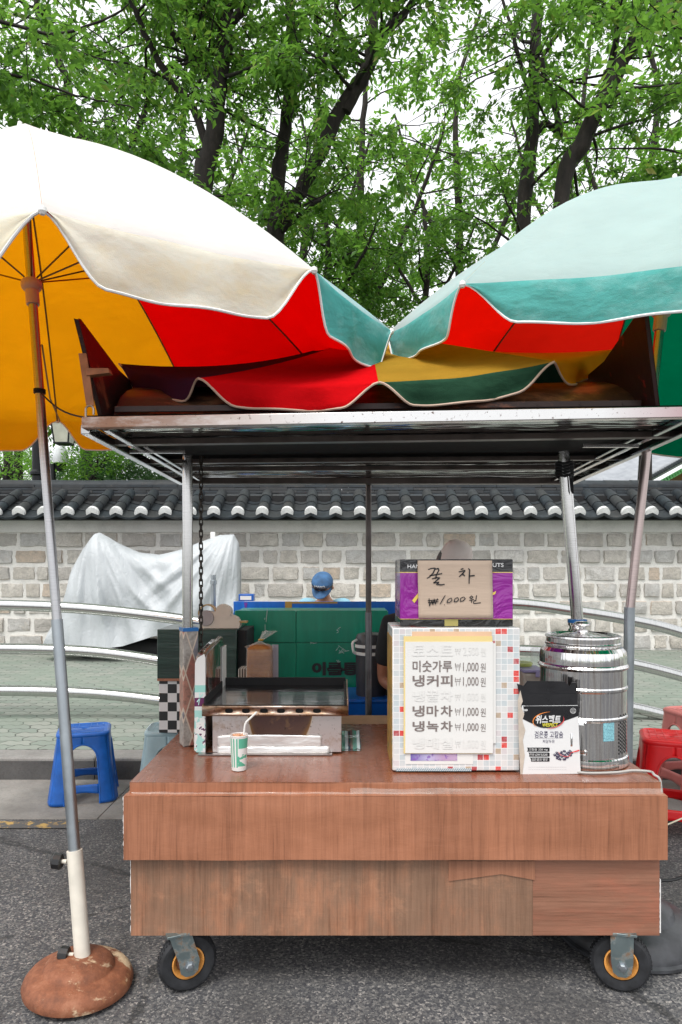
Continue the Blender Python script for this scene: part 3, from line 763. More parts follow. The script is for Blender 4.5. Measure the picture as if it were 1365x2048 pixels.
# ------------------------------------------------------------------ parasols
m_ribs = steel('parasol_rib', (.20,.13,.08), .4)
m_runner = M('runner_plastic', (.60,.42,.36), .35, 0, .05, 10, .05)
def qb(a, t, bow):
    if isinstance(a, tuple) and len(a) == 3: bow = a[2]
    """bowed rib from apex to tip"""
    A, T_ = a[:2]
    p = A.lerp(T_, t); w = 4*t*(1-t)
    return Vector((p.x, p.y, p.z+bow*w))
def parasol(name, label, root, pole, apex, tips, panels, bow=.11, drop=.16, sharpness=.42, ribs=True, runner_t=.52, trim=m_trim, wave=.010, bows=None, capmat=None):
    """pole: list of (point, radius, material, part name); tips may sit anywhere; panels[i] spans tip i and i+1: (outer, valance, inner)"""
    t = thing(name, label, 'parasol', root)
    A = Vector(apex); T_ = [Vector(p) for p in tips]; N = len(T_)
    for (p, q, r, m_, nm) in pole:
        b = MB(); b.tube([p, q], r, 24); b.build(nm, m_, t)
    C = sum(T_, Vector())/N
    for i in range(N):
        if panels[i] is None: continue
        mo, mv, mi = panels[i]; a = (A, T_[i]) if bows is None else (A, T_[i], bows[i]); c = (A, T_[(i+1) % N]) if bows is None else (A, T_[(i+1) % N], bows[(i+1) % N]); sd = i*3.7+root[0]
        nu, nv, nw = 22, 16, 8
        outn = ((T_[i]+T_[(i+1) % N])/2-C); outn.z = 0; outn.normalize()
        def P(u, v):
            if v <= 1:
                p = qb(a, v, bow).lerp(qb(c, v, bow), u)
                s = 4*u*(1-u)
                p.z -= s*.022*v*(1-.3*v)
                p.z += noise.noise(Vector((u*3+sd, v*3, sd)))*.008*s*v
                return p
            p = qb(a, 1, bow).lerp(qb(c, 1, bow), u); s = 4*u*(1-u); p.z -= s*.022*.7
            w = v-1
            s_ = min(1, min(u, 1-u)/.20); L = drop*(.10*math.sin(PI*u)+.90*s_*s_*(3-2*s_))*(1+.10*noise.noise(Vector((u*2.5+sd, 5, 1))))
            p.z -= L*w
            p += outn*(.012*s*w+wave*w*math.sin(u*PI*5+sd)*s+.018*w*w*noise.noise(Vector((u*4+sd, w*2, 2)))-.02*w*w*s)
            return p
        us_ = [(.5-.5*math.cos(PI*k/nu)) for k in range(nu+1)]; vs_ = [k/nv for k in range(nv+1)]+[1+(k+1)/nw for k in range(nw)]
        b = MB(); wdt = nu+1
        Pg = [[P(u, v) for u in us_] for v in vs_]
        outer = []; inner = []
        for j, row in enumerate(Pg):
            for k, p in enumerate(row):
                du = row[min(k+1, nu)]-row[max(k-1, 0)]; dv = Pg[min(j+1, len(vs_)-1)][k]-Pg[max(j-1, 0)][k]
                nn = dv.cross(du)
                if nn.length < 1e-9: nn = Vector((0,0,1))
                nn.normalize()
                if nn.dot((outn*.3+Vector((0,0,1))) if j <= nv else (outn+Vector((0,0,.25)))) < 0: nn = -nn
                outer.append(p+nn*.0012); inner.append(p-nn*.0012)
        for lst, base_m in ((outer, 0), (inner, 2)):
            f = []; ms = []
            k0 = len(b.v)
            for j in range(len(vs_)-1):
                for k in range(nu):
                    q = (j*wdt+k, j*wdt+k+1, (j+1)*wdt+k+1, (j+1)*wdt+k)
                    f.append(q if base_m == 0 else q[::-1]); ms.append(2 if base_m == 2 else (0 if j < nv else 1))
            b.v += [tuple(v) for v in lst]; b.f += [tuple(x+k0 for x in q) for q in f]; b.m += ms
        pn = b.build('canopy_panel', [mo, mv, mi], t, 80)
        e = MB(); ed = [P(u, 2) for u in [k/40 for k in range(41)]]
        e.tube(ed, .0042, 6, squash=1.0); e.build('edge_binding', trim, pn)
    if ribs:
        b = MB()
        run = pole[0][0].lerp(pole[0][1], runner_t) if isinstance(runner_t, float) else Vector(runner_t)
        for i in range(N):
            pts = [qb((A, T_[i]), k/14, bow)-Vector((0, 0, .010)) for k in range(15)]
            r_ = MB(); r_.tube(pts, .0042, 6)
            r_.tube([run+(qb((A, T_[i]), .5, bow)-run).normalized()*.03+Vector((0,0,.01)), qb((A, T_[i]), .5, bow)-Vector((0, 0, .014))], .0032, 6)
            r_.build('rib', m_ribs, t)
            c_ = MB(); c_.lathe([(.001, .012), (.010, .006), (.011, -.004), (.006, -.012), (.001, -.013)], T_[i], 12); c_.build('rib_tip', m_white if trim is m_trim else m_cream, t)
        ax = (pole[0][1]-pole[0][0]).normalized(); q = Vector((0,0,1)).rotation_difference(ax).to_matrix().to_4x4()
        b.lathe([(.022, -.075), (.024, -.07), (.024, -.02), (.030, -.015), (.036, -.008), (.038, .004), (.036, .016), (.026, .022)], run, 28, T=q); b.build('runner', m_runner, t)
    b = MB(); b.lathe([(.03, -.01), (.028, .004), (.012, .02), (.008, .045), (.001, .05)], A+Vector((0,0,bow*.0)), 16); b.build('finial', capmat or m_white, t)
    return t
# left parasol
base = Vector((-.863, 2.28, .10)); apx = Vector((-1.232, 2.62, 3.066))
def onpole(z): return base.lerp(apx, (z-.10)/(apx.z-.10))
def px_pole(py):       # point on the pole seen at picture height py
    lo, hi = .1, 3.0
    for _ in range(40):
        mid = (lo+hi)/2; p = onpole(mid)
        if 1136-(mid-EYE)/p.y*F > py: lo = mid
        else: hi = mid
    return onpole((lo+hi)/2)
P0, P1, P2, P3 = px_pole(1930), px_pole(1700), px_pole(1250), apx
left = parasol('parasol', 'tilted left parasol, cream and teal top, orange and red underside, rusty disc base', (-.863, 2.28, 0),
    [(P2, P3, .0165, m_pole, 'pole'), (P1-(P2-P1)*.15, P2+(P3-P2)*.01, .0195, m_galv, 'pole')],
    apx, [at(85,420,1.72), at(628,540,2.10), at(783,662,2.62), at(640,745,3.4), at(388,815,3.8), at(115,842,3.65), (-2.2,3.0,2.12), (-1.75,1.85,2.22)],
    [(c_cream, c_cream_v, c_red), (c_teal, c_teal_v, c_green), (c_red, c_red, c_red), (c_red, c_red, c_red), (c_orange, c_orange, c_orange), (c_orange, c_orange, c_orange), (c_orange, c_orange, c_orange), (c_cream, c_cream_v, c_orange)],
    drop=.165, runner_t=px_pole(572))
m_sleeve = M('ivory_tube', (.66,.62,.54), .45, 0, .12, 12, .1)
def rustwhite():
    g = G('rusty_base')
    n1 = g.noise(10, None, 9, .72, .5)
    c = g.ramp(g.noise(16, None, 8, .7), [(.3, (.10,.035,.018)), (.55, (.24,.085,.04)), (.75, (.36,.16,.09))])
    wm = g.ramp(g.noise(5.5, g.map((1,1,1.6),(0,0,0),(.75,0,.3)), 9, .7, .3), [(.565, 0), (.625, 1)])
    c = g.mix(wm, c, (.60,.46,.30)); c = g.mix(g.ramp(n1, [(.62, 0), (.72, .7)]), c, (.45,.24,.10))
    g.bsdf(c, .7, .1, g.bump(g.m('ADD', g.noise(45, None, 7, .7), g.m('MULTIPLY', g.noise(7, None, 3), .3)), .7, .006)); return g.mat
q = Vector((0,0,1)).rotation_difference((apx-base).normalized()).to_matrix().to_4x4()
b = MB(); b.tube([P0, P1], .0255, 28); s_ = b.build('base_sleeve', m_sleeve, left)
for py in (1722, 1908):
    k = px_pole(py); b = MB()
    b.tube([k+Vector((-.028,-.004,0)), k+Vector((-.045,-.006,.002))], .007, 10, m=1); b.tube([k+Vector((-.042,-.006,0)), k+Vector((-.047,-.006,0)), k+Vector((-.070,-.008,.004)), k+Vector((-.074,-.008,.004))], [.020,.026,.026,.020], 10)
    b.build('clamp_knob', [m_black, m_sleeve], left)
b = MB(); b.lathe([(.0, .0), (.160, .002), (.172, .010), (.175, .024), (.170, .038), (.157, .054), (.138, .063), (.120, .066), (.113, .069), (.109, .078), (.100, .088), (.080, .095), (.055, .099), (.034, .100)], (-.872, 2.265, .004), 64, T=Matrix.Rotation(R(3), 4, 'Y') @ Matrix.Translation((0,0,.006)))
b.build('disc_base', rustwhite(), left, 40)
b = MB(); k1 = px_pole(783); k2 = Vector((X0, 2.10, 1.864))
b.tube([k1.lerp(k2, i/8)-Vector((0,0,.02*math.sin(PI*i/8))) for i in range(9)], .003, 6)
for z_ in (-.006, 0, .006): b.tube([k1+Vector((.019*math.cos(a*PI/6), .019*math.sin(a*PI/6), z_)) for a in range(13)], .003, 6)
tag(b.build('tie_cord', m_blackmatt), 'thin black cord tying the left parasol pole to the cart roof corner', 'cord')
b = MB(); k3 = px_pole(690); k4 = at(120,842,3.6)
b.tube([k3+Vector((.022, 0, 0)), k3.lerp(k4, .5)-Vector((0,0,.04)), k4], .0035, 6); b.build('pull_strap', M('strap', (.30,.15,.05), .7), left)
# right parasol
rb = Vector((1.08, 2.60, .06)); rap = Vector((1.30, 2.66, 2.887))
rmid = at(1259, 1225, 2.60)
right = parasol('parasol', 'right parasol with bleached, sky-brightened teal top over red, orange and green underside on a black base', (1.08, 2.60, 0),
    [(rmid, rap, .0170, steel('coppery_pole', (.52,.42,.40), .3), 'pole'), (rb, rmid+Vector((0,0,.02)), .0195, m_galv, 'pole')],
    rap, [at(925,568,2.16), at(770,672,2.82), at(955,748,3.4), (1.40,3.70,2.19), (2.02,3.35,2.05), (2.35,2.6,2.25), (1.95,1.95,2.30), at(1560,505,1.80)],
    [(c_teal, c_teal_v, c_orange), (c_orange, c_orange, c_red), (c_pink, c_pink, c_pink), (c_green, c_green, c_green), (c_green, c_green, c_green), (c_green, c_green, c_green), (c_green, c_green, c_green), (c_teal, c_teal_v, c_orange)],
    drop=.128, bow=.12, runner_t=rmid.lerp(rap, .70))
b = MB(); b.lathe([(.255, 0), (.262, .006), (.262, .016), (.250, .022), (.246, .055), (.215, .085), (.165, .098), (.155, .118), (.100, .135), (.05, .142), (.036, .20), (.030, .20)], (1.09, 2.60, .003), 64)
b.build('weighted_base', M('dusty_black_base', (.045,.047,.052), .38, 0, .5, 14, .3, 60), right, 40)
# third parasol, pole behind the cart
tb = Vector((.14, 3.47, .0))
third = parasol('parasol', 'low dark multicoloured parasol drooping on the cart roof between the two pale ones', (.14, 3.47, 0),
    [(at(737,1232,3.47), Vector((.14,3.47,2.62)), .0145, M('dark_pole', (.10,.085,.08), .35, .8, .2, 20, .05), 'pole'), (Vector((.14,3.47,.0)), at(737,1225,3.47), .017, M('grey_pole', (.16,.16,.17), .35, .8, .2, 20, .05), 'pole')],
    (.14, 3.47, 2.60), [at(757,765,2.15), at(1108,724,2.19), at(1225,700,2.9), (.87,4.25,2.15), (.13,4.55,2.15), (-.6,4.2,2.15), at(240,728,2.6), at(397,757,2.19)],
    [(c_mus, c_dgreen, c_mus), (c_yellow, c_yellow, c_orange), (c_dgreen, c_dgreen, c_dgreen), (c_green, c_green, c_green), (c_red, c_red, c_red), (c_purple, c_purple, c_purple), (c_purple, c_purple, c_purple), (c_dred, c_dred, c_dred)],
    drop=.078, bow=.0, bows=[0, 0, -.05, 0, 0, 0, -.07, -.03], sharpness=.5, ribs=False, trim=m_trim2, wave=.018)
b = MB(); b.lathe([(.2, 0), (.2, .04), (.08, .06), (.03, .12)], (.14, 3.47, .003), 40); b.build('weighted_base', m_black, third)
# ------------------------------------------------------------------ things on the counter
# mosaic box with the menu
MY = 2.335
A_ = at(785, 1256, MY); B_ = at(1040, 1545, MY)
bx = thing('mosaic_box', 'tall carton papered in red and white mosaic tiles with a menu sheet on its front', 'box', (.30, 2.46, .7015))
b = MB(); b.box(A_.x, B_.x, MY, 2.585, .706, 1.195)
b.build('carton', m_mosaic, bx, bevel=.004)
g = G('side_print'); c = g.ramp(g.noise(30, g.map((1,1,.5)), 8, .7), [(.35, (.05,.04,.03)), (.5, (.45,.25,.04)), (.62, (.10,.12,.06)), (.75, (.40,.10,.05))]); g.bsdf(c, .5)
b = MB(); b.box(A_.x-.0015, A_.x+.004, MY+.012, 2.578, .71, 1.16); b.build('side_panel', g.mat, bx)
m_menu = M('laminated_menu', (.72,.71,.69), .18, 0, .01, 3, .25, 3, .02)
m_yel = M('yellow_edge', (.76,.60,.26), .3, 0, .03, 6, .05)
m_peach = M('peach_sheet', (.76,.50,.32), .3, 0, .08, 6, .05)
m_txt = M('menu_print', (.19,.155,.145), .5, 0, .05, 10, 0)
m_faint = M('faded_print', (.706,.695,.676), .18, 0, .01, 3, .25, 3, .02)
b = MB(); prect(b, 824, 1263, 983, 1500, MY, .003); b.build('underlay_sheet', m_peach, bx)
b = MB(); prect(b, 822, 1286, 991, 1486, MY, .0045, t=.001); prect(b, 811, 1500, 946, 1528, MY, .0012); b.build('back_sheet', m_menu, bx)
b = MB(); prect(b, 807, 1272, 984, 1506, MY, .006, t=.001); b.build('yellow_sheet', m_yel, bx)
b = MB(); prect(b, 810, 1283, 985, 1505, MY, .0075, t=.001)
b.build('menu_sheet', m_menu, bx)
b = MB()
def row(name, y0, y1, spread, mm, price='1,000'):
    n = len(name); w = 82/n
    if spread:
        for i, ch in enumerate(name): ptext(b, ch, 825+i*28, y0, 825+i*28+(24 if i < n-1 else 24), y1, MY, mm, .022)
    else: ptext(b, name, 825, y0, 904, y1, MY, mm, .018)
    for sg_ in ([(910.5,y0+5),(912.8,y1-2),(915.5,y0+7),(918.2,y1-2),(920.5,y0+5)], [(909.5,y0+9),(921.5,y0+9)], [(909.5,y0+12.5),(921.5,y0+12.5)]): pstroke(b, sg_, .0019 if len(sg_) == 5 else .0013, MY, 0, mm)
    ptext(b, price, 926, y0+4, 957, y1+1, MY, mm, .002); ptext(b, '원', 961, y0+5, 971, y1, MY, mm, -.002)
MYs = MY; MY = MY-.0078
row('미숫가루', 1321, 1344, 0, 0); row('냉커피', 1350, 1373, 1, 0); row('냉마차', 1411, 1433, 1, 0); row('냉녹차', 1442, 1463, 1, 0)
b.build('menu_lettering', m_txt, bx); b = MB()
row('토스트', 1290, 1312, 1, 0, '2,500'); row('냉꿀차', 1381, 1403, 1, 0); row('냉매실', 1475, 1498, 1, 0)
MY = MYs
b.build('faded_lettering', m_faint, bx)
g = G('violet_print'); x, y, z = g.sep(); c = g.ramp(g.n('MapRange', Value=x, _1=-.07, _2=.10).outputs[0], [(0, (.12,.07,.35)), (.4, (.48,.45,.66)), (.7, (.45,.30,.48)), (1, (.50,.36,.52))])
c = g.mix(g.ramp(g.noise(60), [(.55, 0), (.6, .8)]), c, (.22,.10,.42)); g.bsdf(c, .3)
b = MB(); prect(b, 821, 1504, 914, 1521, MY, .0022, t=.0008); o = b.build('violet_strip', g.mat, bx)
b = MB(); g = G('blue_hatching'); c = g.ramp(g.n('TexWave', Vector=g.map((1,0,1), (0, R(35), 0)), Scale=60).outputs[0], [(.4, (.62,.62,.62)), (.6, (.12,.25,.32))]); g.bsdf(c, .4)
b.box(A_.x+.012, A_.x+.27, MY-.001, MY+.004, .7055, .7145); b.build('bottom_edging', g.mat, bx)

# purple carton
PY = 2.38
a = at(800, 1122, PY); c_ = at(1026, 1250, PY)
pz0, pz1 = 1.1975, a.z+.006
pb = thing('purple_carton', 'purple and black snack carton carrying a handwritten cardboard price sign, on the mosaic box', 'box', (.42, 2.48, pz0))
g = G('purple_carton_print'); x, y, z = g.sep(); zl = g.m('ADD', z, 0)
H = pz1-pz0
col = g.ramp(g.m('DIVIDE', z, H), [(0, (.012,.012,.012)), (.10, (.70,.50,.10)), (.108, (.27,.015,.28)), (.795, (.70,.50,.10)), (.805, (.012,.012,.014))], 'CONSTANT')
cre = g.noise(7, g.map((1,1,1)), 3, .5, 2.5)
col = g.mix(g.ramp(g.noise(5, None, 5), [(.4, 0), (.7, .35)]), col, (.40,.04,.40), 'ADD') if False else col
g.bsdf(col, .2, 0, g.bump(cre, .6, .03), Coat_Weight=.4)
b = MB(); b.box(a.x, c_.x, PY, 2.60, pz0, pz1); b.build('carton', g.mat, pb, bevel=.003)
b = MB(); w_ = M('white_print', (.75,.75,.75), .4, 0, .03, 10, 0)
ptext(b, 'HAN', 815, 1129, 840, 1136.5, PY, 0, .01, .0); ptext(b, 'NUTS', 975, 1126, 1007, 1134, PY, 0, .01)
b.build('carton_lettering', w_, pb)
b = MB()
ppoly(b, [(824,1201), (838,1184), (838,1192), (829,1206)], PY, .002, 0); ppoly(b, [(982,1187), (992,1182), (990,1188), (983,1191)], PY, .002, 0)
b.build('yellow_flash', M('yellow_print', (.75,.55,.10), .4), pb)
b = MB(); prect(b, 889, 1238, 916, 1252, PY, .0012); b.build('tape_tab', M('olive_tape', (.36,.31,.10), .3, 0, .1), pb)
b = MB(); q0 = at(836, 1121, PY-.006); q1 = at(985, 1236, PY-.006)
def sg(u, v):
    x = q0.x+(q1.x-q0.x)*u; z = q1.z+(q0.z-q1.z)*v
    return (x+.004*(v-.5)*(-1), PY-.006-.003*noise.noise(Vector((x*6, z*6, 2))), z)
b.grid(sg, 16, 12); b.build('price_sign', M('kraft_card', (.52,.40,.31), .75, 0, .06, 6, .3, 4, .01, stretch=(1,1,8)), pb, solid=.003)
b = MB(); k = .0052; py_ = PY-.0095
def pen(pts, w=.0045):
    # from the enlarged view of the sign to photo pixels
    P = [(750+x*350/1365, 1050+y*350/1365) for x, y in pts]
    n = len(P); Q = []
    for i in range(n-1):
        for k in range(4): t = k/4; Q.append((P[i][0]*(1-t)+P[i+1][0]*t, P[i][1]*(1-t)+P[i+1][1]*t))
    Q.append(P[-1]); ws = [w*(.75+.35*math.sin(PI*(i+1)/(len(Q)+1))) for i in range(len(Q))]
    pstroke(b, Q, ws, py_, 0)
for s in ([(414,348),(440,338),(470,336),(455,372),(425,405),(404,416)], [(470,345),(492,338),(498,352),(480,385)], [(425,396),(470,388),(524,378)], [(478,385),(476,410),(468,420)], [(443,420),(478,410),(505,412),(480,432),(470,442),(455,452)], [(455,452),(500,446),(478,462),(520,466),(543,462)],
          [(668,346),(690,340)], [(652,366),(704,354),(690,372),(656,404)], [(678,376),(700,398)], [(727,338),(738,350),(735,400),(733,458)], [(735,398),(778,393)]): pen(s, .0042)
for s in ([(422,572),(424,630)], [(424,632),(444,590),(450,624),(462,575),(470,620),(488,572)], [(412,590),(495,583)], [(414,605),(495,598)], [(548,548),(528,580),(507,618)], [(541,620),(544,626)], [(595,568),(570,580),(560,604),(580,606),(600,588),(597,570)], [(645,564),(622,576),(616,598),(636,598),(652,582),(646,565)], [(690,560),(668,572),(664,596),(686,592),(704,574),(692,560)],
          [(752,552),(738,566),(752,574),(764,562),(752,552)], [(735,588),(772,580)], [(755,588),(752,606)], [(792,548),(786,590)], [(772,590),(790,590)], [(770,592),(768,612),(826,606)]): pen(s, .0030)
b.build('sign_handwriting', m_ink, pb)

# black and white drink carton, flattened front with carrying handle
KY = 2.32
kc = thing('drink_carton', 'worn black and white soy drink carton with carry handle leaning by the steel urn', 'box', (.385, KY, .7015))
KY2 = KY
m_kblk = M('black_print', (.012,.012,.014), .28, 0, .2, 10, .3, 8, .01)
OUT = [(1034,1367), (1047,1372), (1055,1362), (1129,1363), (1140,1373), (1144,1365), (1152,1365), (1154,1412), (1156,1440), (1162,1548), (1040,1549), (1043,1440), (1041,1400)]
b = MB(); ppoly(b, OUT[:0]+OUT, KY, 0, 0, .004)
b.build('card', m_kblk, kc)
m_kwht = M('white_card', (.70,.70,.70), .3, 0, .02, 6, .2, 8, .01)
m_tear = M('torn_card', (.50,.43,.36), .8, 0, .1, 30, .3)
b = MB()
hole = [(1072,1378), (1075,1374), (1112,1374), (1116,1378), (1116,1383), (1112,1386), (1076,1386), (1072,1383)]
def holed(b, outer, hole, Y, lift, m):
    from mathutils.geometry import tessellate_polygon
    P = [at(*p, Y) for p in outer]; Hh = [at(*p, Y) for p in hole]
    allp = P+Hh; tr = tessellate_polygon([[Vector((p.x, p.z, 0)) for p in P], [Vector((p.x, p.z, 0)) for p in Hh]])
    b.add([(p.x, Y-lift, p.z) for p in allp], tr, m)
b = MB(); holed(b, [(1035,1368), (1047,1374), (1055,1363), (1129,1364), (1140,1374), (1144,1366), (1151,1366), (1154,1386), (1046,1388), (1041,1390)], hole, KY, .0015, 0)
ppoly(b, hole, KY, .0006, 0, .0005)
ppoly(b, [(1042,1388), (1154,1387), (1155,1409), (1050,1411), (1045,1403)], KY, .003, 0, .0029)
b.build('handle_flap', m_kblk, kc)
b = MB(); ppoly(b, [(1043,1411), (1155,1410), (1161,1547), (1041,1548), (1045,1470)], KY, .002, 0, .0019); b.build('front_face', m_kwht, kc)
b = MB(); ppoly(b, [(1046,1412), (1155,1411), (1157,1431), (1132,1440), (1108,1449), (1085,1452), (1062,1446), (1044,1437), (1048,1425)], KY, .003, 0, .0008)
b.build('black_band', m_kblk, kc)
b = MB(); ppoly(b, [(1040,1380), (1045,1402), (1041,1412), (1048,1428), (1044,1440), (1050,1460), (1045,1480), (1049,1510), (1044,1547), (1040,1548), (1037,1480), (1035,1400)], KY, .0035, 0, .0005)
b.build('torn_edge', m_tear, kc)
def ell(cx, cy, rx, ry, n=28, rot=0): return [(cx+rx*math.cos(t)*math.cos(rot)-ry*math.sin(t)*math.sin(rot), cy+rx*math.cos(t)*math.sin(rot)+ry*math.sin(t)*math.cos(rot)) for t in [2*PI*i/n for i in range(n)]]
def arc(b, cx, cy, rx, ry, a0, a1, w0, w1, Y, lift, m, rot=-.12):
    pts = []; ws = []
    for i in range(25):
        t = a0+(a1-a0)*i/24; x = rx*math.cos(t); y = ry*math.sin(t)
        pts.append((cx+x*math.cos(rot)-y*math.sin(rot), cy+x*math.sin(rot)+y*math.cos(rot))); ws.append((w0+(w1-w0)*math.sin(PI*i/24))*.0017)
    pstroke(b, pts, ws, Y, lift, m)
m_or = M('orange_ink', (.80,.25,.05), .4); m_yl = M('yellow_ink', (.80,.72,.08), .4); m_rd = M('red_ink', (.65,.06,.06), .4); m_navy = M('navy_ink', (.05,.04,.10), .4, 0, .1, 20, 0)
b = MB(); ppoly(b, ell(1096, 1440, 30, 15, 32, -.12), KY, .0036, 0, .0004)
arc(b, 1096, 1440, 31, 16.5, PI*.80, PI*1.55, .4, 2.0, KY, .004, 1); arc(b, 1096, 1440, 31, 16.5, -.25, PI*.55, .4, 2.0, KY, .004, 4)
ptext(b, '위스펙트', 1070, 1430, 1120, 1447, KY-.0042, 2, .03, .004); ptext(b, 'WESPECT', 1084, 1446, 1115, 1453, KY-.0042, 3, .02, .001)
ptext(b, 'F&B', 1046, 1418, 1055, 1422, KY-.0042, 2, .03)
arc(b, 1145, 1421, 5.5, 5.5, 0, 2*PI, .6, .6, KY, .0042, 2)
for k in (1419, 1421.5, 1424): pstroke(b, [(1141,k), (1149,k)], .0012, KY, .0042, 2)
b.build('emblem', [m_kblk, m_or, m_kwht, m_yl, m_rd], kc)
b = MB(); KL = KY-.0022
ptext(b, '검은콩 고칼슘', 1069, 1462, 1126, 1475, KL, 0, .004); ptext(b, '저당두유', 1085, 1479, 1109, 1486, KL, 0, .0); pstroke(b, [(1069,1476.5),(1126,1476)], .0006, KL, 0, 0)
for i, (s, y_) in enumerate((('고칼슘 220 mg', 1495), ('두유 LOW SUGAR', 1505), ('검은콩의 영양', 1515))):
    ppoly(b, [(1054+i*3, y_), (1098, y_), (1099, y_+1), (1099, y_+7), (1098, y_+8), (1054+i*4, y_+8), (1056+i*3, y_+4)], KL, .0006, 1, .0005)
    ptext(b, s, 1057+i*3, y_+1.2, 1095, y_+6.8, KL-.0008, 2, .006)
for k in range(2): 
    for q in range(22): pstroke(b, [(1057+q*3.5, 1534+k*5), (1059+q*3.5, 1534+k*5)], .0010, KL, 0, 3)
rr = random.Random(2)
for k in range(46):
    aa = rr.random()*2*PI; rd = math.sqrt(rr.random()); cx = 1126+18*rd*math.cos(aa)+rr.uniform(-2,2); cy = 1510+9*rd*math.sin(aa)-(.25*(cx-1126) if cx > 1130 else -.1*(1126-cx)*.2)
    ppoly(b, ell(cx, cy, 2.3, 2.3, 10), KL, .0008+k*.00002, 4, .00001); ppoly(b, ell(cx-.6, cy-.8, .5, .5, 6), KL, .0020+k*.00002, 2, .00001)
pstroke(b, [(1116,1503), (1120,1509), (1130,1513), (1138,1512), (1141,1505), (1152,1502), (1158,1500)], [.0012,.0016,.002,.002,.0016,.0045,.0045], KL, .002, 5)
b.build('front_print', [m_navy, m_kblk, m_kwht, M('pale_print', (.45,.44,.46), .5), M('bean_print', (.035,.025,.07), .4), m_rd], kc)
sp = MB()

# steel urn
UX, UY = at(1165, 1520, 2.49).x, 2.49
ur = thing('steel_urn', 'tall polished stainless steel hot water urn at the right end of the counter', 'urn', (UX, UY, .7015))
b = MB(); s_ = .158
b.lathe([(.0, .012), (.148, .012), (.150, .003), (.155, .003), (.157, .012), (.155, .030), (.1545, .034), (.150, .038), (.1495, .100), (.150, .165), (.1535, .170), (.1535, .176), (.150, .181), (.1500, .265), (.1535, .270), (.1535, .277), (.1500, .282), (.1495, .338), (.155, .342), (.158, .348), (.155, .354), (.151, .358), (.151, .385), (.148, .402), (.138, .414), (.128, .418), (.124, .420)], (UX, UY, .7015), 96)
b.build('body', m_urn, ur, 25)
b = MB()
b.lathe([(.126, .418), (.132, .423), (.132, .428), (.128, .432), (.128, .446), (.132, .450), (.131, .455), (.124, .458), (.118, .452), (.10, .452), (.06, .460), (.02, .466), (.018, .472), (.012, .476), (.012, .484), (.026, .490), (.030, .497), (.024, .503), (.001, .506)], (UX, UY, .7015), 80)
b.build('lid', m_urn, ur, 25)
b = MB()                                                          # folding side grip
def onurn(ang, z, r=.153): return Vector((UX+r*math.sin(ang), UY-r*math.cos(ang), .7015+z))
cen = R(-24)
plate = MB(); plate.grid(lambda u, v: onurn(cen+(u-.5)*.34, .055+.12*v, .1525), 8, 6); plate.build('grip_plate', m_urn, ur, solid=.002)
for sgn in (-1, 1):
    for zz in (.067, .163):
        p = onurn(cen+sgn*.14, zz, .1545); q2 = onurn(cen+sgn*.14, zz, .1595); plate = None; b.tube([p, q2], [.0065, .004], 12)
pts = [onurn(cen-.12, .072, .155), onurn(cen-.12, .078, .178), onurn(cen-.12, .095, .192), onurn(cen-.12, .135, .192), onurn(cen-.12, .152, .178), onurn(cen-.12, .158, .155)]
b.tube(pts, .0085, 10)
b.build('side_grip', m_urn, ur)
b = MB()
for i in range(7):
    for j in range(11):
        a_ = R(33)+i*.065; z_ = .055+j*.0125+(i % 2)*.006
        p = onurn(a_, z_, .1497); nrm = Vector((math.sin(a_), -math.cos(a_), 0))
        b.tube([p, p+nrm*.0009], .0036, 8)
ho = b.build('vent_hole', m_blackmatt, ur); ho['kind'] = 'stuff'
g = G('blue_label'); ln = g.n('TexWave', {'bands_direction': 'Z'}, Vector=g.co(), Scale=62, Distortion=0).outputs[0]
dots = g.noise(420, g.map((1,1,.3)), 2)
c = g.mix(g.m('MULTIPLY', g.m('GREATER_THAN', ln, .62), g.m('GREATER_THAN', dots, .48)), (.26,.56,.62), (.06,.16,.24)); g.bsdf(c, .35)
b = MB(); b.grid(lambda u, v: onurn(R(7)+u*.285, .103+.072*v, .1512), 12, 2); b.build('label_sticker', g.mat, ur)
b = MB(); p0 = onurn(R(-60), .02, .165)
cab = [(UX-.13, UY-.14, .706), (UX-.05, UY-.178, .706), (UX+.05, UY-.172, .706), (UX+.12, UY-.15, .706), (UX+.17, UY-.17, .708), (1.048, 2.285, .708), (1.062, 2.27, .690), (1.066, 2.27, .60)]
def smooth(P, k=6):
    P = [Vector(p) for p in P]; Q = []
    for i in range(len(P)-1):
        p0, p1, p2, p3 = P[max(i-1,0)], P[i], P[i+1], P[min(i+2, len(P)-1)]
        for j in range(k):
            t = j/k; Q.append(.5*((2*p1)+(-p0+p2)*t+(2*p0-5*p1+4*p2-p3)*t*t+(-p0+3*p1-3*p2+p3)*t**3))
    return Q+[P[-1]]
b.tube(smooth(cab), .0042, 8); tag(b.build('power_cable', M('grey_cable', (.40,.39,.37), .5)), 'pale grey power cable curling around the foot of the urn', 'cable')

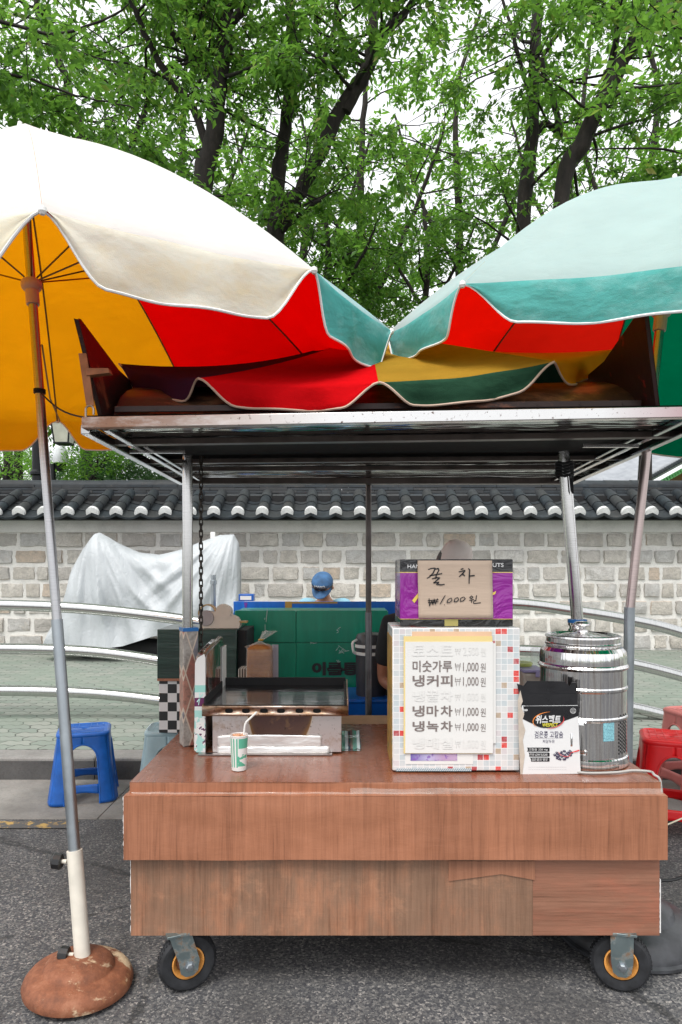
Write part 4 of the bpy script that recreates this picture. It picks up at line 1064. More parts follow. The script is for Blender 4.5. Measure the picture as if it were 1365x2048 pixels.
# griddle
gr = thing('griddle', 'stainless gas griddle with black hot plate and heat-stained front', 'griddle', (-.23, 2.8, .7015))
def heat():
    g = G('heat_stained_steel'); x, y, z = g.sep()
    u = g.m('DIVIDE', g.m('ADD', x, .0), .13)
    d = g.m('ADD', g.m('POWER', g.m('ABSOLUTE', u), 6), g.m('MULTIPLY', g.m('SUBTRACT', .150, z), 6.0))
    d = g.m('ADD', d, g.m('MULTIPLY', g.noise(9, None, 3), .25))
    c = g.ramp(d, [(.30, (.12,.075,.07)), (.62, (.16,.10,.08)), (.80, (.30,.17,.07)), (.86, (.70,.62,.52)), (1.0, (.64,.60,.59))])
    c = g.mix(g.ramp(g.noise(14, None, 8, .7), [(.55, 0), (.7, .7)]), c, (.36,.22,.11))
    c = g.mix(g.ramp(g.noise(90, None, 6, .7), [(.6, 0), (.66, .7)]), c, (.06,.04,.03))
    g.bsdf(c, .34, .9, g.bump(g.noise(12), .15, .004)); return g.mat
m_heat = heat()
def stained():
    g = G('stained_steel')
    c = g.ramp(g.noise(11, g.map((1,1,2)), 8, .7, .6), [(.3, (.10,.06,.04)), (.45, (.40,.26,.17)), (.6, (.52,.42,.36)), (.75, (.66,.61,.57))])
    c = g.mix(g.ramp(g.noise(120, None, 5, .7), [(.58, 0), (.64, .8)]), c, (.03,.02,.015))
    g.bsdf(c, .38, .85, g.bump(g.noise(50), .2, .002)); return g.mat
m_stain = stained()
GY = 2.57
gx0, gx1 = at(425, 1508, GY).x, at(683, 1508, GY).x
b = MB(); b.box(gx0, gx1, GY, 2.98, .706, .852); b.build('body', m_heat, gr, bevel=.002)
b = MB(); fx0, fx1 = at(404, 1430, 2.555).x, at(697, 1430, 2.555).x
z0, z1 = .846, .884
from mathutils.geometry import tessellate_polygon
outer = [Vector((fx0, z0, 0)), Vector((fx1, z0, 0)), Vector((fx1, z1, 0)), Vector((fx0, z1, 0))]
loops = [outer]
for k in range(6):
    cx = at([458,492,528,562,599,634][k], 1419, 2.555).x
    loops.append([Vector((cx+.0150*abs(math.cos(t))**.7*(1 if math.cos(t) > 0 else -1), .8655+.0085*abs(math.sin(t))**.7*(1 if math.sin(t) > 0 else -1), 0)) for t in [2*PI*i/20 for i in range(20)]])
tr = tessellate_polygon(loops); allv = [p for L in loops for p in L]
b.add([(p.x, 2.555, p.y) for p in allv], tr)
b.build('burner_shroud', m_stain, gr, solid=.0025)
b = MB(); b.box(fx0+.002, fx1-.002, 2.568, 2.60, z0+.002, z1-.004); b.build('burner_cavity', m_blackmatt, gr)
b = MB(); b.box(fx1-.006, fx1, 2.557, 3.02, .848, .908); b.build('side_wall', m_stain, gr, bevel=.001)
b = MB(); b.box(fx0, fx0+.005, 2.557, 3.02, .848, .89); b.build('side_wall', m_stain, gr, bevel=.001)
g = G('oiled_hot_plate'); x, y, z = g.sep()
g.bsdf(g.ramp(g.noise(20), [(.3, (.008,.008,.009)), (.7, (.02,.02,.022))]), .16, 0, g.bump(g.noise(6, g.map((1,4,1))), .25, .01), Coat_Weight=.8, Coat_Roughness=.08)
m_plate = g.mat
b = MB(); b.box(fx0+.01, fx1-.012, 2.562, 3.0, .880, .887); b.build('hot_plate', m_plate, gr)
b = MB(); b.box(fx0+.006, fx1-.008, 2.995, 3.012, .88, .918); b.box(fx1-.016, fx1-.008, 2.562, 3.0, .886, .905); b.box(fx0+.006, fx0+.012, 2.562, 3.0, .886, .915)
b.build('splash_guard', m_blackmatt, gr, bevel=.001)
m_foil = M('foil_sheet', (.74,.73,.72), .32, .35, .05, 6, .6, 7, .02, stretch=(1,1,2.5))
b = MB(); fa, fb = at(436, 1466, GY).x, at(643, 1464, GY).x
b.grid(lambda u, v: (fa+(fb-fa)*u, GY-.004-.004*v-.002*noise.noise(Vector((u*7, v*2, 0))), .727+(.770-.727)*v+.0035*math.sin(u*3.3)*v), 40, 6)
b.grid(lambda u, v: (fa+(fb-fa+.03)*u, GY-.010+.004*v, .704+.026*v+.001*noise.noise(Vector((u*9, 0, 0)))), 40, 3); b.build('foil_strip', m_foil, gr, solid=.001)
b = MB(); b.box(fa-.07, fb+.04, GY-.030, GY-.003, .7025, .7062); b.build('base_tray', steel('tray_steel', (.5,.46,.44), .3), gr)
m_plast = bpy.data.materials.new('plastic_film'); m_plast.use_nodes = True
_p = m_plast.node_tree.nodes['Principled BSDF']; _p.inputs['Base Color'].default_value = (.75,.8,.78,1); _p.inputs['Alpha'].default_value = .22; _p.inputs['Roughness'].default_value = .08
g = G('wrapped_packets'); x, y, z = g.sep()
c = g.ramp(g.m('FRACT', g.m('MULTIPLY', x, 22)), [(0, (.10,.26,.22)), (.35, (.50,.58,.60)), (.6, (.03,.06,.08)), (.8, (.16,.10,.10))], 'CONSTANT'); g.bsdf(c, .12, 0, g.bump(g.noise(14), .5, .01), Coat_Weight=.6)
b = MB(); p = at(683, 1505, 2.58); q_ = at(722, 1505, 2.58)
b.grid(lambda u, v: (p.x+(q_.x-p.x)*u, 2.60+.16*v, .712+.012*noise.noise(Vector((u*4, v*3, 1)))+.03*v), 14, 8)
b.box(p.x+.002, q_.x-.002, 2.605, 2.75, .702, .708)
tag(b.build('plastic_packet', g.mat, None), 'flat plastic-wrapped packets lying beside the griddle', 'packet')

# paper cup and straw
KX, KYc = at(478, 1540, 2.37).x, 2.37
cup = thing('paper_cup', 'green and white striped paper cup of iced drink with a bent straw', 'cup', (KX, KYc, .7015))
g = G('cup_print'); x, y, z = g.sep()
an = g.m('ARCTAN2', x, g.m('MULTIPLY', y, -1))
st = g.m('GREATER_THAN', g.m('FRACT', g.m('MULTIPLY', an, 2.6)), .52)
band = g.m('MULTIPLY', g.m('LESS_THAN', an, .12), g.m('MULTIPLY', g.m('GREATER_THAN', z, .012), g.m('LESS_THAN', z, .112)))
f = g.m('MULTIPLY', st, band)
blot = g.m('GREATER_THAN', g.noise(46, None, 3, .6), .50)
f2 = g.m('MULTIPLY', g.m('MULTIPLY', g.m('GREATER_THAN', an, .0), g.m('LESS_THAN', an, 1.3)), g.m('MULTIPLY', blot, g.m('MULTIPLY', g.m('GREATER_THAN', z, .016), g.m('LESS_THAN', z, .058))))
f3 = g.m('MULTIPLY', g.m('GREATER_THAN', an, .10), g.m('MULTIPLY', g.m('LESS_THAN', an, 1.5), g.m('MULTIPLY', g.m('GREATER_THAN', z, .078), g.m('LESS_THAN', z, .112))))
c = g.mix(g.m('MAXIMUM', g.m('MAXIMUM', f, f2), f3), (.72,.70,.68), (.10,.40,.27)); g.bsdf(c, .4)
b = MB(); b.lathe([(.0, .004), (.0235, .004), (.0238, 0), (.0250, .0), (.0258, .01), (.0315, .116), (.0325, .117), (.0328, .1195), (.0315, .121), (.0300, .119), (.0275, .09)], (KX, KYc, .7015), 48, cap=False); b.build('cup', g.mat, cup)
b = MB(); rr = random.Random(4); b.lathe([(.0, .108), (.0295, .108)], (KX, KYc, .7015), 32, cap=False)
for k in range(9):
    a_ = rr.random()*2*PI; rd = rr.uniform(0, .02); T = Matrix.Translation((KX+rd*math.cos(a_), KYc+rd*math.sin(a_), .7015+.112)) @ Euler((rr.random()*2, rr.random()*2, rr.random()*2)).to_matrix().to_4x4()
    b.box(-.008, .008, -.008, .008, -.007, .007, 0, T)
b.build('iced_drink', M('milky_drink', (.62,.33,.20), .2, 0, .15, 60, .1), cup, bevel=.002)
b = MB(); b.tube(smooth([(KX+.010, KYc, .735), (KX+.019, KYc, .842), (KX+.024, KYc, .862), (KX+.030, KYc+.0, .870), (KX+.062, KYc, .900)], 5), .0035, 10); b.build('straw', m_white, cup)

# tray box standing on edge beside the griddle
tr_ = thing('display_case', 'printed upright tray case with a shiny dark side, standing between the post and the griddle', 'case', (-.53, 2.8, .7015))
g = G('case_front_print'); x, y, z = g.sep()
c = g.ramp(g.m('DIVIDE', z, .38), [(0, (.70,.69,.68)), (.30, (.66,.70,.69)), (.46, (.12,.02,.09)), (.545, (.70,.69,.68)), (.60, (.30,.60,.54)), (.67, (.70,.69,.68))], 'CONSTANT')
spots = g.m('MULTIPLY', g.m('GREATER_THAN', g.noise(75, None, 1), .62), g.m('LESS_THAN', z, .15))
c = g.mix(spots, c, (.10,.03,.09)); c = g.mix(g.m('MULTIPLY', g.m('GREATER_THAN', g.noise(30, None, 2), .57), g.m('LESS_THAN', z, .16)), c, (.35,.62,.58)); g.bsdf(c, .35)
xa, xb = at(389, 1500, 2.585).x, at(411, 1500, 2.585).x
b = MB(); b.slab([(xa, .712), (xa+.010, .703), (xb, .703), (xb, 1.060), (xb-.004, 1.075), (xa+.012, 1.060), (xa+.003, 1.04)], 2.580, 2.592); b.build('front_strip', g.mat, tr_)
b = MB(); ty = 2.5795
P = lambda a_, c2: at(a_, c2, 2.5795)
def tp(pts, w, m): b.strip([(at(a_, c2, 2.58).x, at(a_, c2, 2.58).z) for a_, c2 in pts], w, 2.5795, m)
tp([(394,1404),(400,1396),(399,1386)], .004, 0); tp([(400,1396),(406,1388)], .004, 0); tp([(400,1396),(397,1410)], .003, 0)
b.build('strip_lettering', M('mint_print', (.45,.72,.68), .4), tr_)
g = G('case_side'); x, y, z = g.sep()
n1 = g.noise(5, g.map((1,1.2,1)), 4, .6, 1.5)
c = g.ramp(n1, [(.3, (.012,.010,.008)), (.45, (.05,.035,.02)), (.52, (.16,.02,.02)), (.56, (.30,.29,.27)), (.62, (.04,.035,.03)), (.75, (.20,.16,.10))])
g.bsdf(c, .1, 0, g.bump(g.noise(7), .3, .01), Coat_Weight=.7)
side = [(2.592, .704), (3.02, .704), (3.02, 1.06), (2.95, 1.092), (2.90, 1.098), (2.62, 1.075), (2.592, 1.06)]
b = MB(); k = len(side)
b.add([(xa+.004, y, z) for y, z in side]+[(xb+.001, y, z) for y, z in side], [tuple(range(k-1, -1, -1)), tuple(range(k, 2*k))]+[(i, (i+1) % k, (i+1) % k+k, i+k) for i in range(k)])
b.build('shiny_side', g.mat, tr_, bevel=.004)
b = MB(); b.box(xb+.002, xb+.006, 2.93, 3.02, .704, 1.06); b.build('white_return', m_white, tr_)
b = MB(); b.tube([(xb-.006, 2.585, 1.068), (xb-.004, 2.62, 1.081), (xb-.004, 2.90, 1.104), (xb-.004, 2.95, 1.096)], .008, 8); b.build('tape_edge', M('brown_film', (.16,.11,.07), .15, 0, .2), tr_)

# bread
br = thing('bread_loaf', 'long sliced bread loaf standing on end in a clear knotted bag', 'bread', (at(520, 1300, 3.14).x, 3.14, .676))
BX = at(520, 1300, 3.14).x
g = G('bread_crust'); x, y, z = g.sep()
sl_ = g.m('FRACT', g.m('MULTIPLY', z, 62))
c = g.ramp(g.noise(14, g.map((1,1,1)), 6, .6), [(.3, (.17,.055,.014)), (.55, (.36,.13,.03)), (.75, (.50,.22,.06))])
c = g.mix(g.m('MULTIPLY', g.m('LESS_THAN', sl_, .12), .5), c, (.14,.05,.015)); g.bsdf(c, .7, 0, g.bump(g.m('ADD', g.noise(60), g.m('MULTIPLY', sl_, .6)), .5, .003))
b = MB()
def loaf(u, v):
    a_ = 2*PI*u; e = 5
    cx = abs(math.cos(a_))**(2/e)*(1 if math.cos(a_) > 0 else -1); cy = abs(math.sin(a_))**(2/e)*(1 if math.sin(a_) > 0 else -1)
    k = min(1, math.sqrt(max(0, 1-max(0, (v-.93)/.07)**2))*.97+.03); w = .056+.003*noise.noise(Vector((u*6, v*5, 0)))
    return (BX+cx*w*k, 3.14+cy*.055*k, .678+.375*v)
b.grid(loaf, 40, 40); b.build('loaf', g.mat, br)
b = MB()
def bag(u, v):
    a_ = 2*PI*u
    if v < .7: q = loaf(u, v/.7*.96); cx = (q[0]-BX)*1.07; cy = (q[1]-3.14)*1.07; z = q[2]; rx = 0
    else:
        t = (v-.7)/.3; w = .055*max(.14, (1-t*2.2)) if t < .5 else .008+.040*(t-.5)
        z = 1.038+.03*min(1, t/.5)+(.085*(t-.5) if t > .5 else 0); cx = math.cos(a_)*w*(1+.3*math.sin(a_*6)); cy = math.sin(a_)*w*.6; rx = max(0, t-.45)*.085
        cx += rx
    cr = .0015*math.sin(u*50+v*9)
    return (BX+cx*(1+cr*6), 3.14+cy, z+cr)
b.grid(bag, 60, 60)
m_bag = bpy.data.materials.new('clear_bag'); m_bag.use_nodes = True
_p = m_bag.node_tree.nodes['Principled BSDF']; _p.inputs['Base Color'].default_value = (.9,.85,.8,1); _p.inputs['Alpha'].default_value = .16; _p.inputs['Roughness'].default_value = .05
b.build('bag', m_bag, br, 80)
b = MB(); b.lathe([(.010, -.004), (.013, 0), (.010, .004)], (BX+.004, 3.14, 1.070), 10); b.build('bag_tie', M('gold_tie', (.6,.35,.05), .3, .3), br)
b = MB(); b.box(BX+.050, BX+.078, 3.20, 3.21, .676, 1.04); tag(b.build('card_panel', M('lilac_card', (.36,.33,.38), .6)), 'narrow lilac-grey card standing right behind the bread', 'card')
g = G('barcode_box'); w_ = g.n('TexWave', Vector=g.map((1,0,.2)), Scale=26).outputs[0]; g.bsdf(g.ramp(w_, [(.48, (.05,.03,.02)), (.52, (.5,.45,.4))]), .3)
b = MB(); x0 = at(478, 1340, 3.2).x; b.box(x0, x0+.04, 3.18, 3.28, .676, .93); tag(b.build('striped_packet', g.mat, bevel=.003), 'brown striped packet in clear film tucked left of the bread', 'packet')

# ------------------------------------------------------------------ stools
def se(t, w, e=6):
    c, s = math.cos(t), math.sin(t)
    k = (abs(c)**e+abs(s)**e)**(-1/e)
    return (w*k*c, w*k*s)
def stool(name, label, m, h=.45, top=.145, bot=.185, loc=(0,0,0), rz_=0, group='plastic stools around the cart'):
    t = thing(name, label, 'stool', (0,0,0), 0, group)
    def S(side, s, v, off=0):
        a_ = side*PI/2+s*PI/4
        w = top+(bot-top)*(1-v)**1.25 - off
        x, y = se(a_, w); return (x, y, v*h)
    def half(v):
        if v < .60: return .60+.02*math.sin(v*5)
        if v < .84: return .61*math.sqrt(max(0, 1-((v-.60)/.24)**2.6))
        return 0
    vs_ = [0, .04, .10, .2, .3, .4, .5, .6]+[.60+.24*math.sin(i/10*PI/2) for i in range(1, 11)]+[.88, .93, .975]
    for c in range(4):                                            # one corner leg spans two half sides
        b = MB()
        for side, sg_ in ((c, 1), ((c+1) % 4, -1)):
            def fn(u, v):
                k = v*(len(vs_)-1); i = min(int(k), len(vs_)-2); f = k-i; vv = vs_[i]*(1-f)+vs_[i+1]*f
                h_ = half(vv); s = h_+(1-h_)*u; return S(side, sg_*s, vv)
            b.grid(fn, 9, len(vs_)-1)
            b.tube([S(side, sg_*half(v_), v_) for v_ in vs_ if v_ <= .84], .0035, 6)
        b.build('leg', m, t, 60, solid=.004)
    for side in range(4):
        b = MB(); b.grid(lambda u, v: S(side, (u*2-1)*.61, .13+.03*math.sin(PI*u)*(1-v)+.14*v, .002), 16, 4)
        b.build('stretcher', m, t, 60, solid=.004)
    b = MB(); n = 64; rings = [(1.03, .945), (1.045, .965), (1.04, .985), (1.0, 1.0), (.92, 1.008), (.90, 1.0), (.4, .998), (.13, .998), (.10, .985)]
    def seat(u, v):
        k = v*(len(rings)-1); i = min(int(k), len(rings)-2); f = k-i
        r_ = rings[i][0]*(1-f)+rings[i+1][0]*f; z_ = rings[i][1]*(1-f)+rings[i+1][1]*f
        x, y = se(2*PI*u, top*r_, 6 if r_ > .35 else 2.2); return (x, y, z_*h)
    b.grid(seat, n, len(rings)-1)
    for k in range(-3, 4):
        if k == 0: continue
        x = k*top*.24; b.box(x-.0015, x+.0015, -top*.8, top*.8, h*.999, h*1.003); b.box(-top*.8, top*.8, x-.0015, x+.0015, h*.999, h*1.0025)
    b.build('seat', m, t, 60)
    t.location = loc; t.rotation_euler = (0, 0, rz_)
    return t
def plast(name, col, sc=8):
    return M(name, col, .32, 0, .12, sc, .12, 20, .003)
m_blue = M('worn_blue_plastic', (.006,.10,.42), .33, 0, .22, 14, .15, 40)
m_redp = plast('red_plastic', (.80,.008,.012)); m_lb = plast('pale_blue_plastic', (.30,.42,.46)); m_pinkp = plast('faded_red_plastic', (.62,.20,.18))
stool('plastic_stool', 'bright blue plastic stool in the gutter left of the cart', m_blue, .405, .148, .195, (-1.575, 4.19, .012), R(17))
stool('plastic_stool', 'red plastic stool at the right edge beside the cart', m_redp, .475, .150, .205, (1.80, 3.72, .012), R(-20))
stool('plastic_stool', 'faded red plastic stool half hidden behind the brighter red stool', m_pinkp, .50, .150, .205, (2.22, 4.25, .012), R(12))
stool('plastic_stool', 'pale blue-grey plastic stool under the checkered carton', m_lb, .47, .13, .19, (-.985, 3.95, .012), R(6))

# stack of cartons behind the left post
cxl, cxr = at(318, 1455, 3.78).x, at(450, 1455, 3.78).x
z_a, z_b, z_c = .487, at(320, 1360, 3.78).z, at(320, 1258, 3.78).z
b = MB(); b.box(cxl, cxr, 3.78, 4.12, z_a, z_b-.003)
tag(b.build('checkered_carton', m_checker, bevel=.003), 'carton papered in black and white checks, on the pale blue stool', 'box')
g = G('green_wrapped_carton'); c = g.ramp(g.noise(6, g.map((.4,1,3)), 5), [(.3, (.004,.018,.013)), (.7, (.010,.045,.030))]); g.bsdf(c, .3, 0, g.bump(g.noise(5, g.map((.5,1,4)), 4), .4, .01), Coat_Weight=.3)
b = MB(); gxr = at(472, 1300, 3.74).x; b.box(cxl-.005, gxr, 3.76, 4.12, z_b, z_c)
dg = thing('dark_green_carton', 'dark green taped carton stacked on the checkered one, holding the tape dispenser', 'box', ((cxl+gxr)/2, 3.9, z_b))
b.build('carton', g.mat, dg, bevel=.004)
b = MB(); b.box(cxl-.004, cxr-.02, 3.757, 3.77, z_b-.002, z_b+.012); b.build('wood_strip', m_wood, dg)
b = MB(); b.box(gxr+.001, gxr+.05, 3.80, 4.12, z_b-.30, z_c-.01); b.build('black_flap', m_blackmatt, dg)
# tape dispenser
dY = 3.80; td = thing('tape_dispenser', 'cream tape dispenser with two rolls on the dark green carton', 'tape dispenser', (at(440,1255,dY).x, dY+.05, z_c))
def zz(y): return at(0, y, dY).z
prof = [(404,1257), (402,1236), (406,1222), (425,1225), (431,1224), (434,1214), (440,1209), (448,1210), (456,1214), (460,1224), (462,1231), (474,1236), (480,1248), (478,1257)]
b = MB()
P = [at(x_, y_, dY) for x_, y_ in prof]; zmin = min(p.z for p in P)
b.slab([(p.x, p.z-zmin+z_c+.002) for p in P], dY, dY+.085); b.build('body', m_cream, td, bevel=.006)
b = MB(); q = at(449, 1224, dY); b.lathe([(.009, -.007), (.036, -.007), (.036, .075), (.014, .075)], (q.x, dY+.004, q.z-zmin+z_c), 32, T=Matrix.Rotation(R(-90), 4, 'X')); b.build('tape_roll', m_cream, td)
b = MB(); q = at(412, 1234, dY); b.lathe([(.001, -.006), (.042, -.006), (.044, -.002), (.044, .01)], (q.x, dY-.002, q.z-zmin+z_c-.005), 36, T=Matrix.Rotation(R(-90), 4, 'X')); b.build('side_disc', M('grey_disc', (.36,.32,.32), .4), td)
b = MB(); q = at(417, 1222, dY+.08); b.lathe([(.044, -.02), (.052, -.02), (.052, .03), (.044, .03), (.044, -.02)], (q.x, dY+.06, q.z-zmin+z_c-.01), 36, T=Matrix.Rotation(R(-90), 4, 'X'), cap=False)
b.build('tape_roll', M('brown_tape', (.42,.28,.12), .25), td)
b = MB(); q = at(486, 1246, dY); b.box(q.x-.028, q.x+.02, dY+.01, dY+.07, q.z-zmin+z_c, q.z-zmin+z_c+.010); b.build('tape_tongue', M('tan_tape', (.40,.25,.08), .3), td)

# blue and green corrugated plastic screens of the next stall
def corr(name, col, col2=None, scale=1):
    g = G(name); x, y, z = g.sep()
    c = g.ramp(g.noise(3.5, g.map((3,1,.5)), 6, .6), [(.3, dk(col, .7)), (.6, col), (.78, col2 or dk(col, 1.3))])
    c = g.mix(g.ramp(g.noise(18, g.map((1,1,1)), 8, .75), [(.66, 0), (.72, .35)]), c, dk(col2 or col, 1.6))
    g.bsdf(c, .30, 0, g.bump(g.m('ADD', g.n('TexWave', Vector=g.map((1,0,0)), Scale=40).outputs[0], g.m('MULTIPLY', g.noise(2.5, None, 4), 6)), .12, .003), Coat_Weight=.2); return g.mat
m_cg = corr('green_corrugated', (.0,.28,.165), (.015,.42,.27)); m_cb = corr('blue_corrugated', (.0,.11,.50), (.0,.15,.60))
gy = 4.15
gs = thing('green_screen', 'green corrugated plastic screen with black lettering, behind the griddle', 'screen', (at(620,1300,gy).x, gy, .02))
for x0, x1, y0, y1, dy in ((470,591.5,1221,1284.5,0), (592.5,775,1221,1284.5,.004), (470,591.5,1286,1600,0), (592.5,775,1286,1600,.004)):
    p = at(x0, y0, gy); q = at(x1, y1, gy); b = MB(); b.box(p.x, q.x, gy+dy, gy+dy+.012, max(.03, q.z), p.z); b.build('panel', m_cg, gs, bevel=.002)
b = MB(); p = at(468, 1220, gy); q = at(777, 1220, gy); b.box(p.x, q.x, gy+.018, gy+.40, .03, p.z-.01); b.build('box_core', m_cg, gs)
b = MB(); ptext(b, '이를통', 624, 1324, 716, 1351, gy-.002, 0, .055); b.build('lettering', m_ink, gs)
rr = random.Random(8); m_glint = M('tape_glint', (.45,.62,.58), .2)
for (x_, y_, w_, h_) in ((676,1255,5,9), (674,1290,14,14), (682,1297,12,8), (675,1318,5,10), (622,1285,8,3), (530,1230,3,40)):
    b = MB()
    for k in range(5): 
        a0 = (x_+rr.uniform(0, w_), y_+rr.uniform(0, h_)); pstroke(b, [a0, (a0[0]+rr.uniform(-w_, w_), a0[1]+rr.uniform(-h_, h_)*.6)], .003, gy, .0015)
    b.build('tape_highlight', m_glint, gs)  # pale strokes painted on as glints of the tape
by_ = 4.75
bs = thing('blue_screen', 'blue corrugated plastic screen taped with brown tape, behind the green one', 'screen', (at(640,1210,by_).x, by_, .15))
p = at(467, 1203, by_); q = at(830, 1203, by_)
b = MB(); b.box(p.x, q.x, by_, by_+.012, .16, p.z); b.box(p.x, p.x+.01, by_+.014, by_+.45, .16, p.z-.005); b.build('panel', m_cb, bs, bevel=.002)
b = MB(); prect(b, 570, 1203, 584, 1222, by_, .002); prect(b, 584, 1203.5, 675, 1207, by_, .002); b.build('brown_tape', M('parcel_tape', (.30,.17,.03), .3), bs)
b = MB(); ppoly(b, [(488,1205), (495,1205), (493,1216), (490,1216)], by_, .002); b.build('purple_tag', M('purple_ink', (.14,.03,.30), .4), bs)
sp_ = thing('blue_sign_box', 'small blue framed box with a white label on top of the blue screen', 'box', (at(493,1203,4.8).x, 4.85, p.z))
b = MB(); p = at(478, 1190, 4.80); q = at(508, 1204, 4.80); zt = at(0,1203,by_).z; b.box(p.x, q.x, 4.78, 4.86, zt+.001, zt+.001+(p.z-q.z)); b.build('frame', m_cb, sp_, bevel=.003)
b = MB(); b.box(p.x+.012, q.x-.016, 4.778, 4.79, zt+.01, zt+(p.z-q.z)-.012); b.build('label', m_paper, sp_)
# cooler jug, blue bench, folding legs
cj = thing('cooler_jug', 'dark grey drink cooler jug with white bands and a handle', 'cooler', (at(742,1330,3.85).x, 3.85, .66))
jx = at(742,1330,3.85).x
def ring(r, z): return (r, z)
b = MB(); b.lathe([(.0,.0), (.080,.0), (.084,.01), (.087,.275), (.080,.28)], (jx, 3.85, .665), 40, sq=(1,.9)); b.build('body', M('charcoal_plastic', (.035,.036,.042), .45, 0, .15, 10, .2, 200), cj)
b = MB(); b.lathe([(.088,.248), (.090,.25), (.090,.264), (.087,.266)], (jx, 3.85, .665), 40, sq=(1,.9)); b.lathe([(.088,.288), (.091,.29), (.091,.306), (.087,.308)], (jx, 3.85, .665), 40, sq=(1,.9)); b.build('white_band', m_white, cj)
b = MB(); b.lathe([(.086,.268), (.089,.286), (.089,.308), (.088,.34), (.078,.362), (.05,.37), (.001,.371)], (jx, 3.85, .665), 40, sq=(1,.9)); b.build('lid', M('charcoal_lid', (.045,.046,.052), .4, 0, .15, 10, .2, 200), cj)
b = MB(); b.tube(smooth([(jx-.082, 3.80, 1.0), (jx-.105, 3.77, .985), (jx-.100, 3.77, .94), (jx-.088, 3.79, .925)], 5), .007, 8); b.build('handle', m_white, cj)
bb = thing('blue_bench', 'blue plastic box bench on folding metal legs under the cooler jug', 'bench', (.05, 3.8, .0))
p = at(626, 1350, 3.72); q = at(772, 1398, 3.72)
b = MB(); b.box(p.x, q.x+.05, 3.70, 4.10, q.z-.0, .665); b.box(p.x+.03, q.x+.02, 3.71, 4.1, .57, q.z-.001); b.build('box', m_cb, bb, bevel=.008)
b = MB(); b.tube([(.03, 3.70, .60), (.17, 3.66, .02)], .011, 8); b.build('leg', m_galv, bb)
b = MB(); b.tube([(.09, 3.72, .60), (-.16, 3.70, .02)], .011, 8); b.build('leg', m_galv, bb)
for sx in (0, 1):
    b = MB(); b.tube([(.03+.06*sx, 4.05, .60), (.17-.33*sx, 4.05, .02)], .011, 8); b.build('leg', m_galv, bb)
# food tub near the urn
tu = thing('food_tub', 'clear food tub with a lilac clip lid beside the urn', 'tub', (at(1063,1345,2.9).x, 2.9, .7015))
tx_ = at(1063,1345,2.9).x
b = MB(); b.box(tx_-.045, tx_+.038, 2.85, 2.98, .702, .962); b.build('tub', M('cloudy_tub', (.45,.40,.35), .3), tu, bevel=.01)
b = MB(); b.box(tx_-.05, tx_+.043, 2.845, 2.985, .963, .975); b.box(tx_+.0, tx_+.024, 2.838, 2.844, .945, .974); b.build('lid', M('lilac_lid', (.36,.32,.55), .3), tu, bevel=.004)
b = MB(); b.lathe([(.05, 0), (.052, .01), (.05, .014), (.001, .015)], (tx_-.03, 2.97, .977), 28); tag(b.build('jar_lid', M('lime_lid', (.45,.50,.12), .35)), 'lime green jar lid behind the lilac clip lid', 'lid')
b = MB(); b.box(tx_+.035, tx_+.075, 3.02, 3.055, .90, 1.045); tag(b.build('plastic_bag', m_plast, bevel=.01), 'crumpled clear plastic bag left of the urn', 'bag')

# egg trays under the cart, cables on the road
for k, (x0, x1, y_, zt, sd) in enumerate(((.60, .86, 2.42, .205, 1),)):
    b = MB()
    def egg(u, v):
        x = x0+(x1-x0)*u; y = y_+.26*v
        return (x, y, .168-.012*u+.022*math.sin(x*2*PI/.048)*math.sin(y*2*PI/.048))
    b.grid(egg, 60, 50)
    tag(b.build('egg_tray', M('grey_pulp', (.22,.19,.19), .9, 0, .2, 30, .4), None, 60, solid=.003), 'grey paper egg tray hanging under the right half of the cart', 'egg tray')
b = MB(); b.box(-.60, -.25, 2.27, 2.9, .190, .197); b.box(.31, .62, 2.27, 2.9, .188, .197); b.build('loose_board', m_wood, cart)
b = MB(); b.tube(smooth([(1.06, 2.75, .25), (1.15, 2.85, .20), (1.3, 2.95, .24), (1.5, 3.0, .30)]), .0035, 6)
tag(b.build('white_wire', M('white_wire', (.6,.55,.42), .5)), 'thin white wire sagging out from behind the cart at right', 'wire')
b = MB(); b.tube(smooth([(1.12, 2.72, .14), (1.22, 2.76, .145), (1.34, 2.74, .15), (1.50, 2.80, .20), (1.7, 3.0, .24)]), .0065, 8)
tag(b.build('black_hose', m_black), 'black rubber hose leaving the right parasol base', 'hose')

# ------------------------------------------------------------------ railings
def railing(name, label, rails, posts):
    t = thing(name, label, 'railing', (rails[0][0][0], rails[0][0][1], .16))
    for pts in rails:
        b = MB(); b.tube(smooth(pts, 8), .0445, 20); b.build('rail', m_rail, t)
    for (x, y, z) in posts:
        b = MB(); b.tube([(x, y, .15), (x, y, z)], .03, 16); b.build('post', m_rail, t)
YR = 5.55
def ln(pts): return [at(x_, y_, YR) for x_, y_ in pts]
railing('steel_railing', 'left arched three-bar stainless railing between road and city wall', [ln([(-700,1290), (-400,1235), (-150,1211), (0,1210), (180,1218), (370,1240), (470,1258)]), ln([(-700,1380), (-400,1322), (-150,1298), (0,1297), (180,1303), (330,1323), (440,1345)]), ln([(-700,1470), (-400,1405), (-150,1384), (0,1381), (180,1386), (330,1402), (440,1420)])], [(-4.3, YR, .95), (-1.02, YR, .98)])
railing('steel_railing', 'right arched three-bar stainless railing sloping down beside the urn', [ln([(850,1208), (1025,1207), (1150,1222), (1260,1240), (1365,1266), (1600,1345)]), ln([(850,1302), (1025,1300), (1150,1308), (1250,1325), (1365,1353), (1600,1425)]), ln([(850,1388), (1025,1390), (1150,1398), (1250,1412), (1365,1440), (1600,1510)])], [(.85, YR, 1.1), (3.6, YR, .7)])
